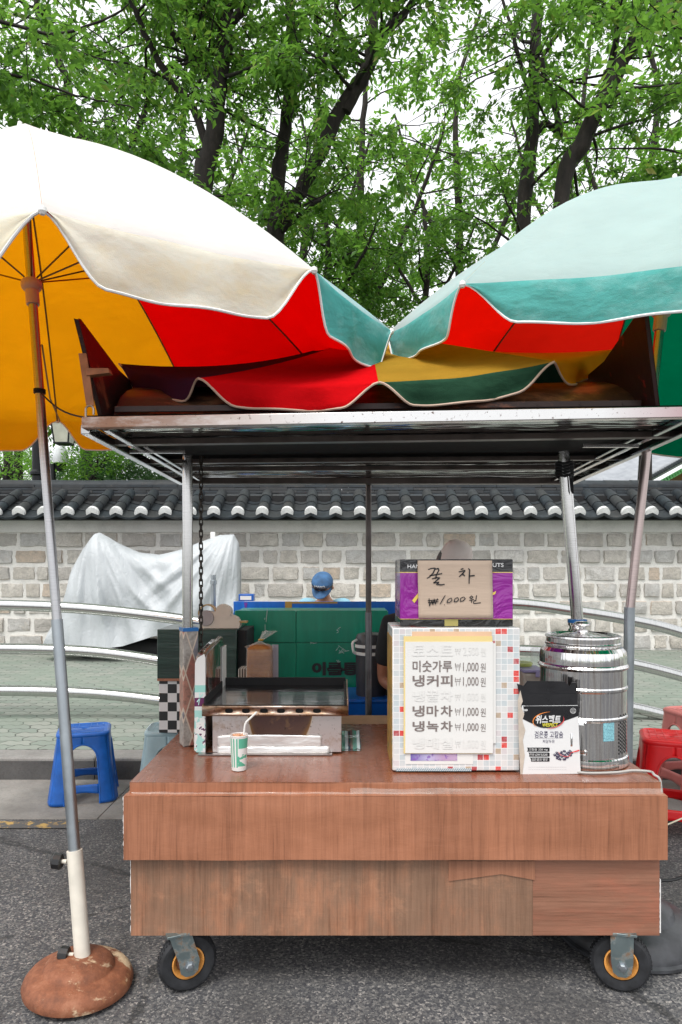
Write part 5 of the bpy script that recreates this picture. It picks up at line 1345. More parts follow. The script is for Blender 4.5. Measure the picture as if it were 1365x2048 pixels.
p = at(427, 1150, 5.0); b = MB(); b.tube([(p.x, 5.0, .148), (p.x, 5.0, p.z)], .018, 16); b.lathe([(.0185, 0), (.024, .002), (.024, .03), (.0185, .034)], (p.x, 5.0, p.z-.07), 20)
tag(b.build('steel_bollard_pole', m_galv), 'plain galvanised upright pipe behind the tape dispenser', 'pole')
# ------------------------------------------------------------------ people
def person(name, label, loc, rz_, J, colors, hat=None, glasses=False):
    """J: joint -> local point. one skinned body surface with head and hands, clothes as children"""
    t = thing(name, label, 'person', (0,0,0))
    skinm, shirtm, trousm, shoem = colors
    def skin(nm, verts, edges, rad, m, root=0, sub=2):
        me = bpy.data.meshes.new(nm); me.from_pydata([tuple(v) for v in verts], edges, [])
        o = bpy.data.objects.new(nm, me); COL.objects.link(o); o.parent = t
        s = o.modifiers.new('skin', 'SKIN'); s.use_smooth_shade = True
        for i, v in enumerate(me.skin_vertices[0].data):
            v.radius = rad[i] if isinstance(rad[i], tuple) else (rad[i], rad[i]); v.use_root = (i == root)
        u = o.modifiers.new('subsurf', 'SUBSURF'); u.levels = sub; u.render_levels = sub
        me.materials.append(m)
        return o
    V = []; E_ = []; Rr = []
    def add(p, r, pa=None):
        V.append(Vector(p)); Rr.append(r)
        if pa is not None: E_.append((pa, len(V)-1))
        return len(V)-1
    pel = add(J['pelvis'], (.15,.11)); wst = add(J['waist'], (.135,.10), pel); ch = add(J['chest'], (.16,.115), wst)
    nb = add(J['neck'], .065, ch); nk = add(Vector(J['neck']).lerp(Vector(J['head']), .45), .052, nb)
    hd = Vector(J['head']); fw = Vector(J['face']).normalized(); upv = (hd-Vector(J['neck'])).normalized()
    h1 = add(hd-upv*.05+fw*.01, (.068,.075), nk); h2 = add(hd+upv*.02, (.078,.090), h1); h3 = add(hd+upv*.085, (.070,.080), h2); add(hd+upv*.118, .045, h3)
    for s in ('l', 'r'):
        sh = add(J['sh_'+s], .062, ch); el = add(J['el_'+s], .045, sh); m_ = add(Vector(J['el_'+s]).lerp(Vector(J['wr_'+s]), .35), .042, el); wr = add(J['wr_'+s], .027, m_)
        d = (Vector(J['wr_'+s])-Vector(J['el_'+s])).normalized(); side = d.cross(Vector((0,0,1))).normalized() if abs(d.z) < .9 else Vector((1,0,0))
        pm = add(Vector(J['wr_'+s])+d*.05, (.036,.018), wr)
        for q in range(4):
            b0 = Vector(J['wr_'+s])+d*.085+side*(.027-.018*q); L = (.065,.075,.07,.055)[q]
            a1 = add(b0, .0095, pm); a2 = add(b0+d*L*.5+Vector((0,0,-.006)), .0088, a1); add(b0+d*L*.85+Vector((0,0,-.026)), .0078, a2)
        b0 = Vector(J['wr_'+s])+d*.03+side*.035; a1 = add(b0, .0115, wr); add(b0+d*.03+side*.018, .0105, a1)
        hp = add(J['hip_'+s], .085, pel); kn = add(J['kn_'+s], .06, hp); cf = add(Vector(J['kn_'+s]).lerp(Vector(J['an_'+s]), .35), .056, kn); an = add(J['an_'+s], .036, cf); add(Vector(J['an_'+s])+Vector(J['toe'])*.15+Vector((0,0,-.04)), .035, an)
    body = skin('body', V, E_, Rr, skinm)
    # face features
    side = fw.cross(upv).normalized(); fwp = upv.cross(side).normalized()*-1 if False else (fw-upv*fw.dot(upv)).normalized()
    b = MB()
    for s in (-1, 1):
        c = hd+side*s*.078+upv*.0; b.tube([c-fwp*.012-upv*.02, c+side*s*.010, c-fwp*.005+upv*.028], [.007,.014,.009], 10)
    b.tube([hd+fwp*.080+upv*.03, hd+fwp*.100-upv*.005, hd+fwp*.085-upv*.012], [.006,.012,.008], 10)
    b.tube([hd+fwp*.080-upv*.045-side*.022, hd+fwp*.088-upv*.043, hd+fwp*.080-upv*.045+side*.022], [.003,.007,.003], 8)
    b.build('ear_nose_mouth', skinm, t)
    b = MB()
    for s in (-1, 1): b.lathe([(.001,-.012), (.009,-.007), (.012,0), (.009,.007), (.001,.012)], hd+fwp*.074+side*s*.030+upv*.018, 12)
    b.build('eye', m_ink, t)
    b = MB()
    Rm = Matrix((side, fwp, upv)).transposed().to_4x4()
    def hairf(u, v):
        a_ = 2*PI*u; th = v*PI*.60; q = Vector((.090*math.sin(th)*math.cos(a_), .104*math.sin(th)*math.sin(a_)-.008, .112*math.cos(th)))
        if math.sin(a_) > .3 and th > 1.1: q *= .80
        return hd+upv*.02+Rm @ q
    b.grid(hairf, 28, 14); b.build('hair', M('grey_hair', (.10,.095,.09), .8, 0, .4, 60, .6), t)
    # clothes
    def sub(nm, keys, m, grow):
        V2 = [Vector(J[k]) if isinstance(k, str) else Vector(k) for k, r, pa in keys]
        return skin(nm, V2, [(pa, i) for i, (k, r, pa) in enumerate(keys) if pa is not None], [tuple(x*grow for x in (r if isinstance(r, tuple) else (r, r))) for k, r, pa in keys], m)
    mid = lambda a_, c2, f: tuple(Vector(J[a_]).lerp(Vector(J[c2]), f))
    sub('shirt', [('pelvis', (.15,.115), None), ('waist', (.14,.11), 0), ('chest', (.168,.125), 1), ('neck', .058, 2), ('sh_l', .072, 2), (mid('sh_l','el_l',.78), .064, 4), ('sh_r', .072, 2), (mid('sh_r','el_r',.78), .064, 6)], shirtm, 1.07)
    sub('trousers', [('pelvis', (.155,.12), None), ('hip_l', .092, 0), ('kn_l', .072, 1), (mid('kn_l','an_l',.9), .055, 2), ('hip_r', .092, 0), ('kn_r', .072, 4), (mid('kn_r','an_r',.9), .055, 5)], trousm, 1.06)
    for s in ('l', 'r'):
        b = MB(); a_ = Vector(J['an_'+s]); f_ = Vector(J['toe']).normalized()
        b.tube([a_-f_*.05+Vector((0,0,-.045)), a_+f_*.04+Vector((0,0,-.045)), a_+f_*.14+Vector((0,0,-.052)), a_+f_*.18+Vector((0,0,-.055))], [.036,.042,.040,.022], 14)
        b.build('shoe', shoem, t)
    if hat: hat(t, hd, Rm, upv, fwp, side)
    t.location = loc; t.rotation_euler = (0, 0, rz_)
    return t
m_skin = M('skin', (.42,.20,.12), .5, 0, .08, 12, .1); m_skin2 = M('tanned_skin', (.30,.12,.065), .5, 0, .08, 12, .1)
m_lblue = M('light_blue_shirt', (.22,.42,.52), .8, 0, .12, 9, .3, 12, .01); m_bshirt = M('black_tshirt', (.010,.010,.011), .85, 0, .2, 9, .3, 12, .01); m_nav = M('blue_shirt', (.03,.12,.30), .8, 0, .15, 9, .3, 12, .01)
m_tr = M('dark_trousers', (.03,.03,.035), .85, 0, .2, 9, .2)
m_denim = M('faded_denim', (.045,.12,.25), .85, 0, .35, 18, .4, 80); m_felt = M('beige_felt', (.80,.71,.66), .9, 0, .03, 200, .3, 500)
def sit(lean=.0, head=(0,0,0), face=(0,-1,-.2), arms='lap', sh=.19):
    J = dict(pelvis=(0,0,.50), waist=(0,-.02-lean*.3,.66), chest=(0,-.03-lean*.7,.86), neck=(head[0]*.4,-.04-lean,1.01), head=(head[0],-.07-lean*1.3+head[1],1.16+head[2]), face=face, toe=(0,-1,0))
    for s, k in (('l', 1), ('r', -1)):
        J['sh_'+s] = (k*sh, -.02-lean*.85, .94); J['el_'+s] = (k*(sh+.07), -.12-lean*.8, .68); J['wr_'+s] = (k*.14, -.34-lean*.4, .62)
        J['hip_'+s] = (k*.09, -.03, .48); J['kn_'+s] = (k*.14, -.45, .50); J['an_'+s] = (k*.13, -.42, .10)
    return J
def cap(t, hd, Rm, upv, fwp, side):
    b = MB()
    def f(u, v):
        a_ = 2*PI*u; th = v*PI*.47; q = Vector((.094*math.sin(th)*math.cos(a_), .108*math.sin(th)*math.sin(a_), .095*math.cos(th)**.8 if math.cos(th) > 0 else 0))
        return hd+upv*.045+Rm @ q
    b.grid(f, 32, 12)
    def br_(u, v):
        a_ = PI*(.12+.76*u); r_ = .104+.075*v*math.sin(a_)**.5
        return hd+upv*(.048-.030*v-.012*abs(math.cos(a_)))+Rm @ Vector((.094*math.cos(a_)*(1-.05*v), r_*math.sin(a_), 0))
    b.grid(br_, 20, 6); c_ = b.build('cap', m_denim, t, 60, solid=.003)
    b = MB()
    for s in (-1, 1): b.tube([hd+upv*.075+fwp*.112+side*(s*.008), hd+upv*.078+fwp*.108+side*(s*.030), hd+upv*.075+fwp*.093+side*(s*.058)], [.012,.019,.012], 12)
    b.tube([hd+upv*.085+fwp*.09+side*-.062, hd+upv*.082+fwp*.114, hd+upv*.085+fwp*.09+side*.062], .004, 8)
    b.tube([hd+upv*.085+fwp*.09+side*.062, hd+upv*.06+side*.098], .003, 8); b.tube([hd+upv*.085+fwp*.09+side*-.062, hd+upv*.06+side*-.098], .003, 8)
    b.build('sunglasses', M('dark_glasses', (.01,.008,.015), .12), t)
    b = MB()
    for k in range(6):                                            # white stitched squiggle on the cap front
        x = -.045+k*.016; p0 = hd+upv*(.098)+fwp*(.110-.9*x*x*4)+side*x
        b.tube([p0-upv*.005, p0+upv*.008+side*.005, p0-upv*.005+side*.010], .003, 6)
    b.build('cap_embroidery', m_white, t)
def beanie(t, hd, Rm, upv, fwp, side):
    b = MB()
    def f(u, v):
        a_ = 2*PI*u; q = [(0,.150), (.035,.147), (.062,.130), (.078,.100), (.083,.070), (.082,.040), (.080,.012), (.088,-.02), (.112,-.045), (.114,-.05)]
        k = v*(len(q)-1); i = min(int(k), len(q)-2); g_ = k-i; r_ = q[i][0]*(1-g_)+q[i+1][0]*g_; z = q[i][1]*(1-g_)+q[i+1][1]*g_
        return hd+Rm @ Vector((r_*math.cos(a_)*.98, r_*math.sin(a_)*1.1, z))
    b.grid(f, 40, 27); b.build('hat', m_felt, t, 70, solid=.003)
def gcap(t, hd, Rm, upv, fwp, side):
    b = MB()
    def f(u, v):
        a_ = 2*PI*u; th = v*PI*.5; q = Vector((.096*math.sin(th)*math.cos(a_), .110*math.sin(th)*math.sin(a_), .098*math.cos(th)))
        return hd+upv*.03+Rm @ q
    b.grid(f, 32, 12); b.build('cap', M('grey_cap', (.10,.10,.12), .85, 0, .1, 20, .3), t, 60, solid=.003)
# man in blue cap, far, by the wall
Jm = sit(.12, (0,-.02,-.03), (-.12,-1,-.50)); Jm['neck'] = (0,-.15,1.01); Jm['sh_l'] = (.20,-.12,.995); Jm['sh_r'] = (-.20,-.12,.995)
p = at(652, 1172, 6.1)
person('person', 'seated person in faded blue cap with sunglasses pushed up and light blue shirt, head bowed', (p.x, 6.25, .10), R(-6), Jm, (m_skin, m_lblue, m_tr, m_ink), cap)
# vendor in black behind the boxes
Jv = sit(.06, (.13,.0,.085), (.1,-1,-.2), sh=.195)
Jv['sh_r'] = (-.185, -.02, .93); Jv['el_r'] = (-.215, .02, .63); Jv['wr_r'] = (-.03, -.20, .56)
pv = at(840, 1136, 3.7)
person('person', 'vendor in black t-shirt with bare forearm and beige hat, behind the mosaic box', (.45, 3.72, .155), 0, Jv, (m_skin2, m_bshirt, m_tr, m_ink), beanie)
Jb = sit(.22, (-.05,.0,-.06), (-.5,-1,-.4))
pb_ = at(1005, 1290, 3.9)
person('person', 'hunched person in blue shirt and grey cap, half seen between mosaic box and urn', (.98, 4.15, -.20), R(-15), Jb, (m_skin, m_nav, m_tr, m_ink), gcap)

# ------------------------------------------------------------------ covered scooter
SY = 8.75
sc = thing('covered_scooter', 'motor scooter under a silver-grey crumpled rain cover, parked against the city wall', 'scooter', (at(290,1290,SY).x, SY, .24))
topo = [(95,1288), (112,1250), (130,1215), (143,1170), (150,1135), (170,1095), (190,1068), (200,1065), (215,1074), (240,1088), (280,1106), (320,1110), (370,1098), (400,1085), (440,1070), (468,1069), (477,1085), (481,1130), (480,1180), (470,1215), (455,1235)]
boto = [(95,1291), (140,1292), (200,1292), (260,1287), (320,1268), (345,1266), (400,1255), (455,1238)]
def interp(P, x):
    for i in range(len(P)-1):
        if P[i][0] <= x <= P[i+1][0]: f = (x-P[i][0])/(P[i+1][0]-P[i][0]); return P[i][1]*(1-f)+P[i+1][1]*f
    return P[-1][1] if x > P[-1][0] else P[0][1]
def cover(u, v):
    x = 95+386*(.5-.5*math.cos(PI*min(1, u*.97+.015)))
    tp_ = interp(topo[:17]+[(479,1100), (481.5,1150)], x); bt = interp(boto+[(481.5,1215)], x)
    a_ = v*PI                                        # 0 front hem .. 1 back hem
    zt, zb = at(x, tp_, SY).z, at(x, bt, SY).z
    hgt = zt-zb; e = math.sin(PI*min(1, max(0, u)))**.4
    yy = -math.cos(a_)*(.30*e+.02); zz_ = zb+hgt*(math.sin(a_)**.55)
    py_ = 1136-(zz_-EYE)/SY*F; w = min(1, max(0, (x-270)/120)); w = w*w*(3-2*w)
    t1 = math.atan2(py_-1035, x-192); t2 = math.atan2(py_-1035, 468-x); r1 = math.hypot(x-192, py_-1035)/200; r2 = math.hypot(x-468, py_-1035)/200
    fold = lambda t_, r_, s_: (1-abs(noise.noise(Vector((t_*4.5+.6*r_, r_*.9, s_))))*3.2)*.6+(1-abs(noise.noise(Vector((t_*11+r_, r_*1.5, s_+4))))*3)*.28
    f1 = fold(t1, r1, 2)*min(1, r1*1.3)*(1-w)+fold(t2, r2, 9)*min(1, r2*1.3)*w; f2 = noise.noise(Vector((x*.012, zz_*2, 5)))
    d = (.085*f1+.10*f2)*e
    X_ = (x-682)/F*SY
    return (X_+.01*f2, SY+yy-d*math.cos(a_)*-1*-1-(.0), zz_+.012*f1*math.sin(a_))
b = MB(); b.grid(cover, 190, 90)
g = G('silver_cover'); n1 = g.noise(3.0, g.map((1,1,.28),(0,R(28),0)), 5, .5, .8); n2 = g.noise(9, g.map((1.3,1,.7),(0,R(35),0)), 5, .6, 1.0)
g.bsdf(g.ramp(n1, [(.3, (.40,.425,.445)), (.7, (.50,.525,.545))]), .42, .0, g.bump(g.m('ADD', n1, g.m('MULTIPLY', g.m('ABSOLUTE', g.m('SUBTRACT', n2, .5)), -1.0)), .4, .05))
b.build('rain_cover', g.mat, sc, 60)
for x_ in (175, 395):
    q = at(x_, 1262, SY); b = MB(); b.lathe([(.13, -.05), (.20, -.06), (.235, -.04), (.24, 0), (.235, .04), (.20, .06), (.13, .05), (.13, -.05)], (q.x, SY, .24+.245), 40, T=Matrix.Rotation(R(90), 4, 'X'), cap=False)
    b.lathe([(.001, -.02), (.14, -.03), (.14, .03), (.001, .02)], (q.x, SY, .24+.245), 24, T=Matrix.Rotation(R(90), 4, 'X')); b.build('wheel', m_rubber, sc)
b = MB(); q0 = at(230, 1280, SY); q1 = at(455, 1280, SY); b.tube([(q0.x, SY, .40), ((q0.x+q1.x)/2, SY, .36), (q1.x, SY, .50)], [.12,.13,.10], 12); b.build('chassis', m_blackmatt, sc)
q = at(426, 1072, SY); b = MB(); b.box(q.x-.03, q.x+.03, SY-.03, SY+.02, q.z-.05, q.z+.05); b.build('mirror_tape', m_white, sc, bevel=.01)

# ------------------------------------------------------------------ trees
NR = np.random.default_rng(11)
def leaves_mesh(name, pts, dirs, size, m, parent, per=9, spread=.16, droop=.6, wid=.42, rng=NR):
    """a spray of separate leaf blades at each point"""
    n = len(pts)
    P = np.repeat(np.asarray(pts, float), per, 0); D = np.repeat(np.asarray(dirs, float), per, 0)
    k = len(P)
    along = np.tile(np.linspace(0, 1, per), n)[:, None]
    sz = size*rng.uniform(.6, 1.25, (k, 1))
    P = P+D*along*spread*1.6+rng.normal(0, spread*.22, (k, 3)); P[:, 2] -= (along[:, 0]**2)*spread*droop
    sd = np.where(np.tile(np.arange(per) % 2, n) == 0, 1., -1.)[:, None]
    side = np.cross(D, np.array([0, 0, 1.])); side /= np.linalg.norm(side, axis=1, keepdims=True)+1e-9
    A = D*.6+side*sd*.75+rng.normal(0, .35, (k, 3)); A[:, 2] -= droop*rng.uniform(.1, 1.1, k); A /= np.linalg.norm(A, axis=1, keepdims=True)
    W = np.cross(A, rng.normal(0, .45, (k, 3))+np.array([0, 0, 1.])); W /= np.linalg.norm(W, axis=1, keepdims=True)+1e-9
    Nn = np.cross(W, A)
    v0 = P; v1 = P+A*sz*.45+W*sz*wid*.5+Nn*sz*.07; v3 = P+A*sz*.45-W*sz*wid*.5+Nn*sz*.07; v2 = P+A*sz; vm = P+A*sz*.45
    V = np.stack([v0, v1, v2, v3], 1).reshape(-1, 3)
    off = WL.get(parent.name, Vector((0,0,0))) if parent else Vector((0,0,0)); V -= np.array(off)
    me = bpy.data.meshes.new(name); nf = k*2
    me.vertices.add(len(V)); me.vertices.foreach_set('co', V.ravel())
    b0 = np.arange(k)*4
    F_ = np.stack([b0, b0+1, b0+2, b0, b0+2, b0+3], 1).reshape(-1)
    me.loops.add(len(F_)); me.loops.foreach_set('vertex_index', F_)
    me.polygons.add(nf); me.polygons.foreach_set('loop_start', np.arange(nf)*3)
    me.update(calc_edges=True); me.materials.append(m)
    o = bpy.data.objects.new(name, me); COL.objects.link(o)
    if parent: o.parent = parent
    return o
def tree(label, limbs, leafm, seed, nb=12, blen=(1.4,3.0), lsize=.145, per=8, sub=5, zmin=3.6, cat='tree', group='street trees behind the wall', dens=6, extra=None, twig=(.5,1.1)):
    """limbs: list of [(px,py,depth,radius)...]; branches and twigs grow from them"""
    rnd = random.Random(seed)
    t0 = at(*limbs[0][0][:3]); t = thing('zelkova_tree', label, cat, (t0.x, t0.y, .3), 0, group)
    tr = MB(); sp = []; sdir = []
    for li, L in enumerate(limbs):
        pts = [at(a_, c2, d_) for a_, c2, d_, r_ in L]; rs = [r_*.86 for *_, r_ in L]
        if li == 0: g0 = Vector((pts[0].x*1.0, pts[0].y, .2)); pts = [g0]+pts; rs = [rs[0]*1.25]+rs
        Q = smooth(pts, 6); RR = []
        for i in range(len(Q)):
            k = i/6; j = min(int(k), len(rs)-2); f = k-j; RR.append(max(.008, rs[j]*(1-f)+rs[j+1]*f)*rnd.uniform(.93, 1.07))
        Q = [q+Vector((rnd.uniform(-.02,.02), rnd.uniform(-.02,.02), 0)) for q in Q]
        tr.tube(Q, RR, 10)
        start = [i for i, q in enumerate(Q) if q.z > zmin]
        if not start: continue
        for k in range(nb if li else int(nb*1.2)):
            i = rnd.choice(start); o_ = Q[i]; a_ = rnd.uniform(0, 2*PI); ln_ = rnd.uniform(*blen)
            d = Vector((math.cos(a_), math.sin(a_), rnd.uniform(-.25, .65))).normalized(); P = [o_]; rb_ = min(RR[i]*.5, rnd.uniform(.02, .04))
            for s in range(7):
                d = (d+Vector((rnd.uniform(-.28,.28), rnd.uniform(-.28,.28), rnd.uniform(-.22,.16)))).normalized(); P.append(P[-1]+d*ln_/7)
            tr.tube(P, [rb_*(1-.85*s/7) for s in range(8)], 5, cap=False)
            for q in range(sub):
                j = rnd.randint(2, 7); o2 = P[j]; a2 = rnd.uniform(0, 2*PI); l2 = rnd.uniform(*twig)
                d2 = (Vector((math.cos(a2), math.sin(a2), rnd.uniform(-.5, .4)))+d*.6).normalized(); P2 = [o2]
                for s in range(4):
                    d2 = (d2+Vector((rnd.uniform(-.3,.3), rnd.uniform(-.3,.3), rnd.uniform(-.3,.05)))).normalized(); P2.append(P2[-1]+d2*l2/4)
                tr.tube(P2, [.008,.006,.005,.004,.002], 4, cap=False)
                for s in range(dens):
                    f = rnd.uniform(.15, 1)*4; jj = min(int(f), 3); pp = P2[jj].lerp(P2[jj+1], f-jj); dd = (P2[jj+1]-P2[jj]).normalized()
                    a3 = rnd.uniform(0, 2*PI); dd = (dd*.5+Vector((math.cos(a3), math.sin(a3), rnd.uniform(-.5,.25)))).normalized()
                    sp.append(tuple(pp)); sdir.append(tuple(dd))
    tr.build('trunk', m_bark, t, 80)
    leaves_mesh('crown', sp, sdir, lsize, leafm, t, per, rng=np.random.default_rng(seed))
    return t
tree('tall dark tree with thick straight trunk rising behind the cream parasol', [
    [(385,960,12,.26), (402,400,12,.22), (425,290,12,.19), (442,130,12,.165), (455,0,12,.15), (470,-180,12,.13)],
    [(420,310,12,.09), (390,225,12,.08), (335,150,11.8,.07), (295,80,11.6,.06), (262,0,11.4,.05), (240,-80,11.2,.04)],
    [(440,180,12,.08), (395,130,12.2,.08), (375,90,12.2,.075), (378,0,12.3,.06), (380,-80,12.3,.05)],
    [(385,110,12.2,.06), (345,65,12,.055), (315,0,11.8,.05), (300,-60,11.6,.04)],
    [(450,60,12,.10), (485,20,12,.09), (510,-40,12,.07)]], m_leaf, 21, nb=9)
tree('forked tree with slim trunk left of centre of the sky gap', [
    [(525,960,13,.22), (552,420,13,.17), (565,300,13,.15), (578,190,13,.13), (583,100,13,.11), (580,0,13,.10), (578,-120,13,.08)],
    [(583,190,13,.07), (605,165,13,.06), (650,115,12.8,.05), (668,50,12.7,.045), (672,-40,12.6,.04)],
    [(590,180,13,.045), (600,90,13,.04), (612,20,13,.035), (615,-40,13,.03)]], m_leaf, 22, nb=5)
tree('leaning tree with long oblique limb between the two parasols', [
    [(530,960,12.4,.24), (552,475,12.4,.16), (600,385,12.2,.15), (640,305,12,.145), (685,210,11.9,.14), (732,140,11.8,.12), (745,60,11.8,.09), (748,-60,11.8,.08)],
    [(690,225,11.9,.12), (740,130,11.7,.11), (775,60,11.5,.09), (812,25,11.4,.07), (850,-40,11.3,.05)],
    [(560,470,12.4,.05), (600,430,12,.045), (640,400,11.8,.035)],
    [(775,60,11.5,.06), (800,-10,11.5,.055), (820,-80,11.5,.05)],
    [(735,140,11.8,.06), (690,80,12,.055), (672,10,12,.05)]], m_leaf, 23, nb=5)
tree('slender upright tree with side fork above the teal parasol', [
    [(1035,960,13,.20), (1048,430,13,.16), (1060,320,13,.15), (1066,200,13,.14), (1072,60,13,.12), (1075,-100,13,.10)],
    [(1062,290,13,.07), (1092,245,13,.06), (1120,270,12.9,.075), (1100,180,12.7,.06), (1085,120,12.6,.05), (1130,50,12.5,.04)],
    [(1060,190,13,.05), (1035,110,13,.045), (1025,60,13,.04), (1000,-20,13,.03)]], m_leaf, 24, nb=6)
tree('leaning tree with thick limb slanting to the upper right corner', [
    [(1100,960,12,.24), (1122,405,12,.16), (1162,290,11.9,.17), (1200,210,11.8,.16), (1258,100,11.7,.14), (1320,5,11.6,.12), (1370,-80,11.5,.10)],
    [(1168,290,11.9,.09), (1205,180,12,.08), (1230,90,12,.07), (1236,-40,12,.06)],
    [(1320,0,11.6,.07), (1380,60,11.3,.06), (1460,120,11,.05)]], m_leaf, 25, nb=7)
tree('thin tree with two stems behind the far left parasol edge', [
    [(175,960,15,.16), (165,300,15,.11), (142,240,15,.10), (130,150,15,.09), (80,40,15,.07), (60,-80,15,.05)],
    [(255,310,15.2,.09), (280,250,15,.08), (300,180,15,.07), (310,60,15,.05), (320,-60,15,.04)]], m_leaf, 26, nb=17, blen=(1.6,3.6))
tree('tree outside the left edge whose leafy branches reach over the cream parasol', [
    [(-340,900,8.5,.20), (-300,400,8.5,.17), (-260,150,8.5,.15), (-220,-50,8.5,.12)],
    [(-290,300,8.5,.06), (-120,180,8.3,.03), (20,150,8.2,.02), (150,190,8.1,.014), (270,215,8.1,.008)],
    [(-250,150,8.5,.05), (-60,40,8.4,.03), (120,70,8.3,.02), (260,10,8.3,.010)]], m_leaf, 27, nb=13, blen=(.8,1.7), lsize=.135, zmin=4.6, twig=(.3,.7))
tree('tree outside the right edge with drooping sprays over the teal parasol', [
    [(1720,960,8.5,.20), (1700,500,8.5,.17), (1660,200,8.5,.15), (1640,0,8.5,.12)],
    [(1690,420,8.5,.05), (1500,330,8.2,.025), (1330,300,8,.016), (1180,300,7.9,.008)],
    [(1660,250,8.5,.05), (1480,120,8.4,.025), (1330,70,8.3,.012)]], m_leaf, 28, nb=9, blen=(.7,1.4), lsize=.135, zmin=4.6, twig=(.3,.7))
# farther crowns seen through the gaps
for k, (px_, d_, sd, lm, nbb) in enumerate(((740, 19, 31, m_leaf2, 5), (930, 20, 32, m_leaf2, 5), (1290, 18, 33, m_leaf2, 15), (-60, 18, 34, m_leaf2, 13), (350, 20, 35, m_leaf2, 12), (600, 22, 36, m_leaf2, 9), (1160, 22, 37, m_leaf2, 12))):
    lab = ['bright green farther tree seen between the parasols', 'darker farther tree behind the right half of the valley between parasols', 'bright green farther tree at the right edge', 'bright green farther tree at the left edge', 'bright green farther tree behind the thick dark trunk', 'bright green tree farthest back left of the sky gap', 'bright green tree farthest back behind the slanting limb'][k]
    rnd = random.Random(sd)
    L0 = [(px_, 960, d_, .2), (px_+rnd.uniform(-10,10), 620, d_, .16), (px_+rnd.uniform(-25,25), 380, d_, .12), (px_+rnd.uniform(-40,40), 180, d_, .08), (px_+rnd.uniform(-40,40), 20, d_, .05)]
    L1 = [(px_, 620, d_, .1), (px_+90, 420, d_-.5, .07), (px_+150, 250, d_-.8, .04)]
    L2 = [(px_, 560, d_, .1), (px_-90, 400, d_+.5, .07), (px_-140, 230, d_+.8, .04)]
    tree(lab, [L0, L1, L2], lm, sd, nb=nbb, blen=(1.6,3.4), lsize=.20, per=6, dens=6, sub=5, zmin=5.0)
for k, (px_, d_, sd) in enumerate(((650, 16, 41), (850, 17, 42), (740, 24, 43))):
    lab = ['low leafy tree filling the left side of the gap between the parasols', 'low leafy tree filling the right side of the gap between the parasols', 'distant pale green tree at the bottom of the gap between the parasols'][k]
    tree(lab, [[(px_, 960, d_, .14), (px_-8, 700, d_, .11), (px_+6, 520, d_, .08), (px_-5, 400, d_, .04)], [(px_, 640, d_, .06), (px_+70, 520, d_-.4, .04), (px_+105, 440, d_-.6, .02)], [(px_, 620, d_, .06), (px_-70, 510, d_+.4, .04), (px_-100, 430, d_+.6, .02)]], m_leaf if k < 2 else m_leaf2, sd, nb=9, blen=(.9,2.0), lsize=.16 if k < 2 else .22, per=8, zmin=5.2)
# garden beyond the wall: low conifers and shrubs
def bush(name, label, cx, cy, z0, rx, ry, rz3, m, n, size, seed, group='shrubs behind the city wall', wid=.36, stem=.05):
    rng = np.random.default_rng(seed)
    t = thing(name, label, 'shrub', (cx, cy, z0), 0, group)
    d = rng.normal(size=(n, 3)); d /= np.linalg.norm(d, axis=1, keepdims=True); rad = rng.uniform(.45, 1.0, (n, 1))**.5
    lump = 1+.22*np.sin(d[:, :1]*5+seed)*np.cos(d[:, 1:2]*4)+.15*np.sin(d[:, 2:3]*9+seed)
    P = d*rad*lump*np.array([rx, ry, rz3])+np.array([cx, cy, z0+rz3*1.0])
    P = P[P[:, 2] > z0+.05]; D = (P-np.array([cx, cy, z0+rz3*.6])); D /= np.linalg.norm(D, axis=1, keepdims=True)
    leaves_mesh('foliage', P, D, size, m, t, 7, spread=size*1.4, droop=.3, wid=wid, rng=rng)
    b = MB(); rnd = random.Random(seed)
    for k in range(4): b.tube([(cx, cy, z0), (cx+rnd.uniform(-.3,.3)*rx, cy, z0+rz3*.6), (cx+rnd.uniform(-.7,.7)*rx, cy+rnd.uniform(-.3,.3), z0+rz3*1.4)], [stem, stem*.7, stem*.3], 6)
    b.build('stem', m_bark, t)
for i, (px_, pt, d_, rx, m, lab) in enumerate(((355, 915, 14, 1.1, m_leaf3, 'feathery pale conifer right above the wall coping near the cart roof'), (250, 925, 13, 1.0, m_leaf3, 'low feathery conifer above the wall between lamp and cart'), (170, 925, 14.5, .9, m_leaf3, 'small dark conifer beside the white globe lamps'), (300, 880, 17, 1.6, m_leaf3, 'round dark green shrub behind the conifers'), (190, 885, 12.5, .45, m_leaf2, 'yellow-green maple sprig right of the lantern'), (15, 905, 15, .9, m_leaf2, 'yellow-green maple at the far left above the wall'), (60, 880, 21, 1.6, m_leaf2, 'bright bush far left behind two thin trunks'), (420, 920, 15.5, 1.5, m_leaf3, 'dark shrub mostly behind the cart roof corner'))):
    q = at(px_, pt, d_); zg = .3; h2 = (q.z-zg)/2
    if 'sprig' in lab or 'far left above' in lab: bush('garden_shrub', lab, q.x, d_, q.z-1.0, rx, rx, .55, m, 420, .09, 60+i)
    else: bush('garden_shrub', lab, q.x, d_, zg, rx, rx, h2, m, 1500 if rx < 1.3 else 2000, .16 if m is m_leaf3 else .12, 60+i, wid=.16 if m is m_leaf3 else .36)
for i, (px_, d_) in enumerate(((20, 17), (40, 17.5), (355, 16))):
    q = at(px_, 960, d_); b = MB(); b.tube([(q.x, d_, .3), (q.x+.03, d_, 2), (q.x-.05, d_, 4.2), (q.x+.1, d_, 6.5)], [.14,.12,.11,.06], 10)
    t_ = b.build('tree_trunk', m_bark); tag(t_, ['leftmost thin brown trunk above the wall', 'second thin brown trunk from the left above the wall', 'brown trunk in the shrubs near the cart roof'][i], 'tree trunk')

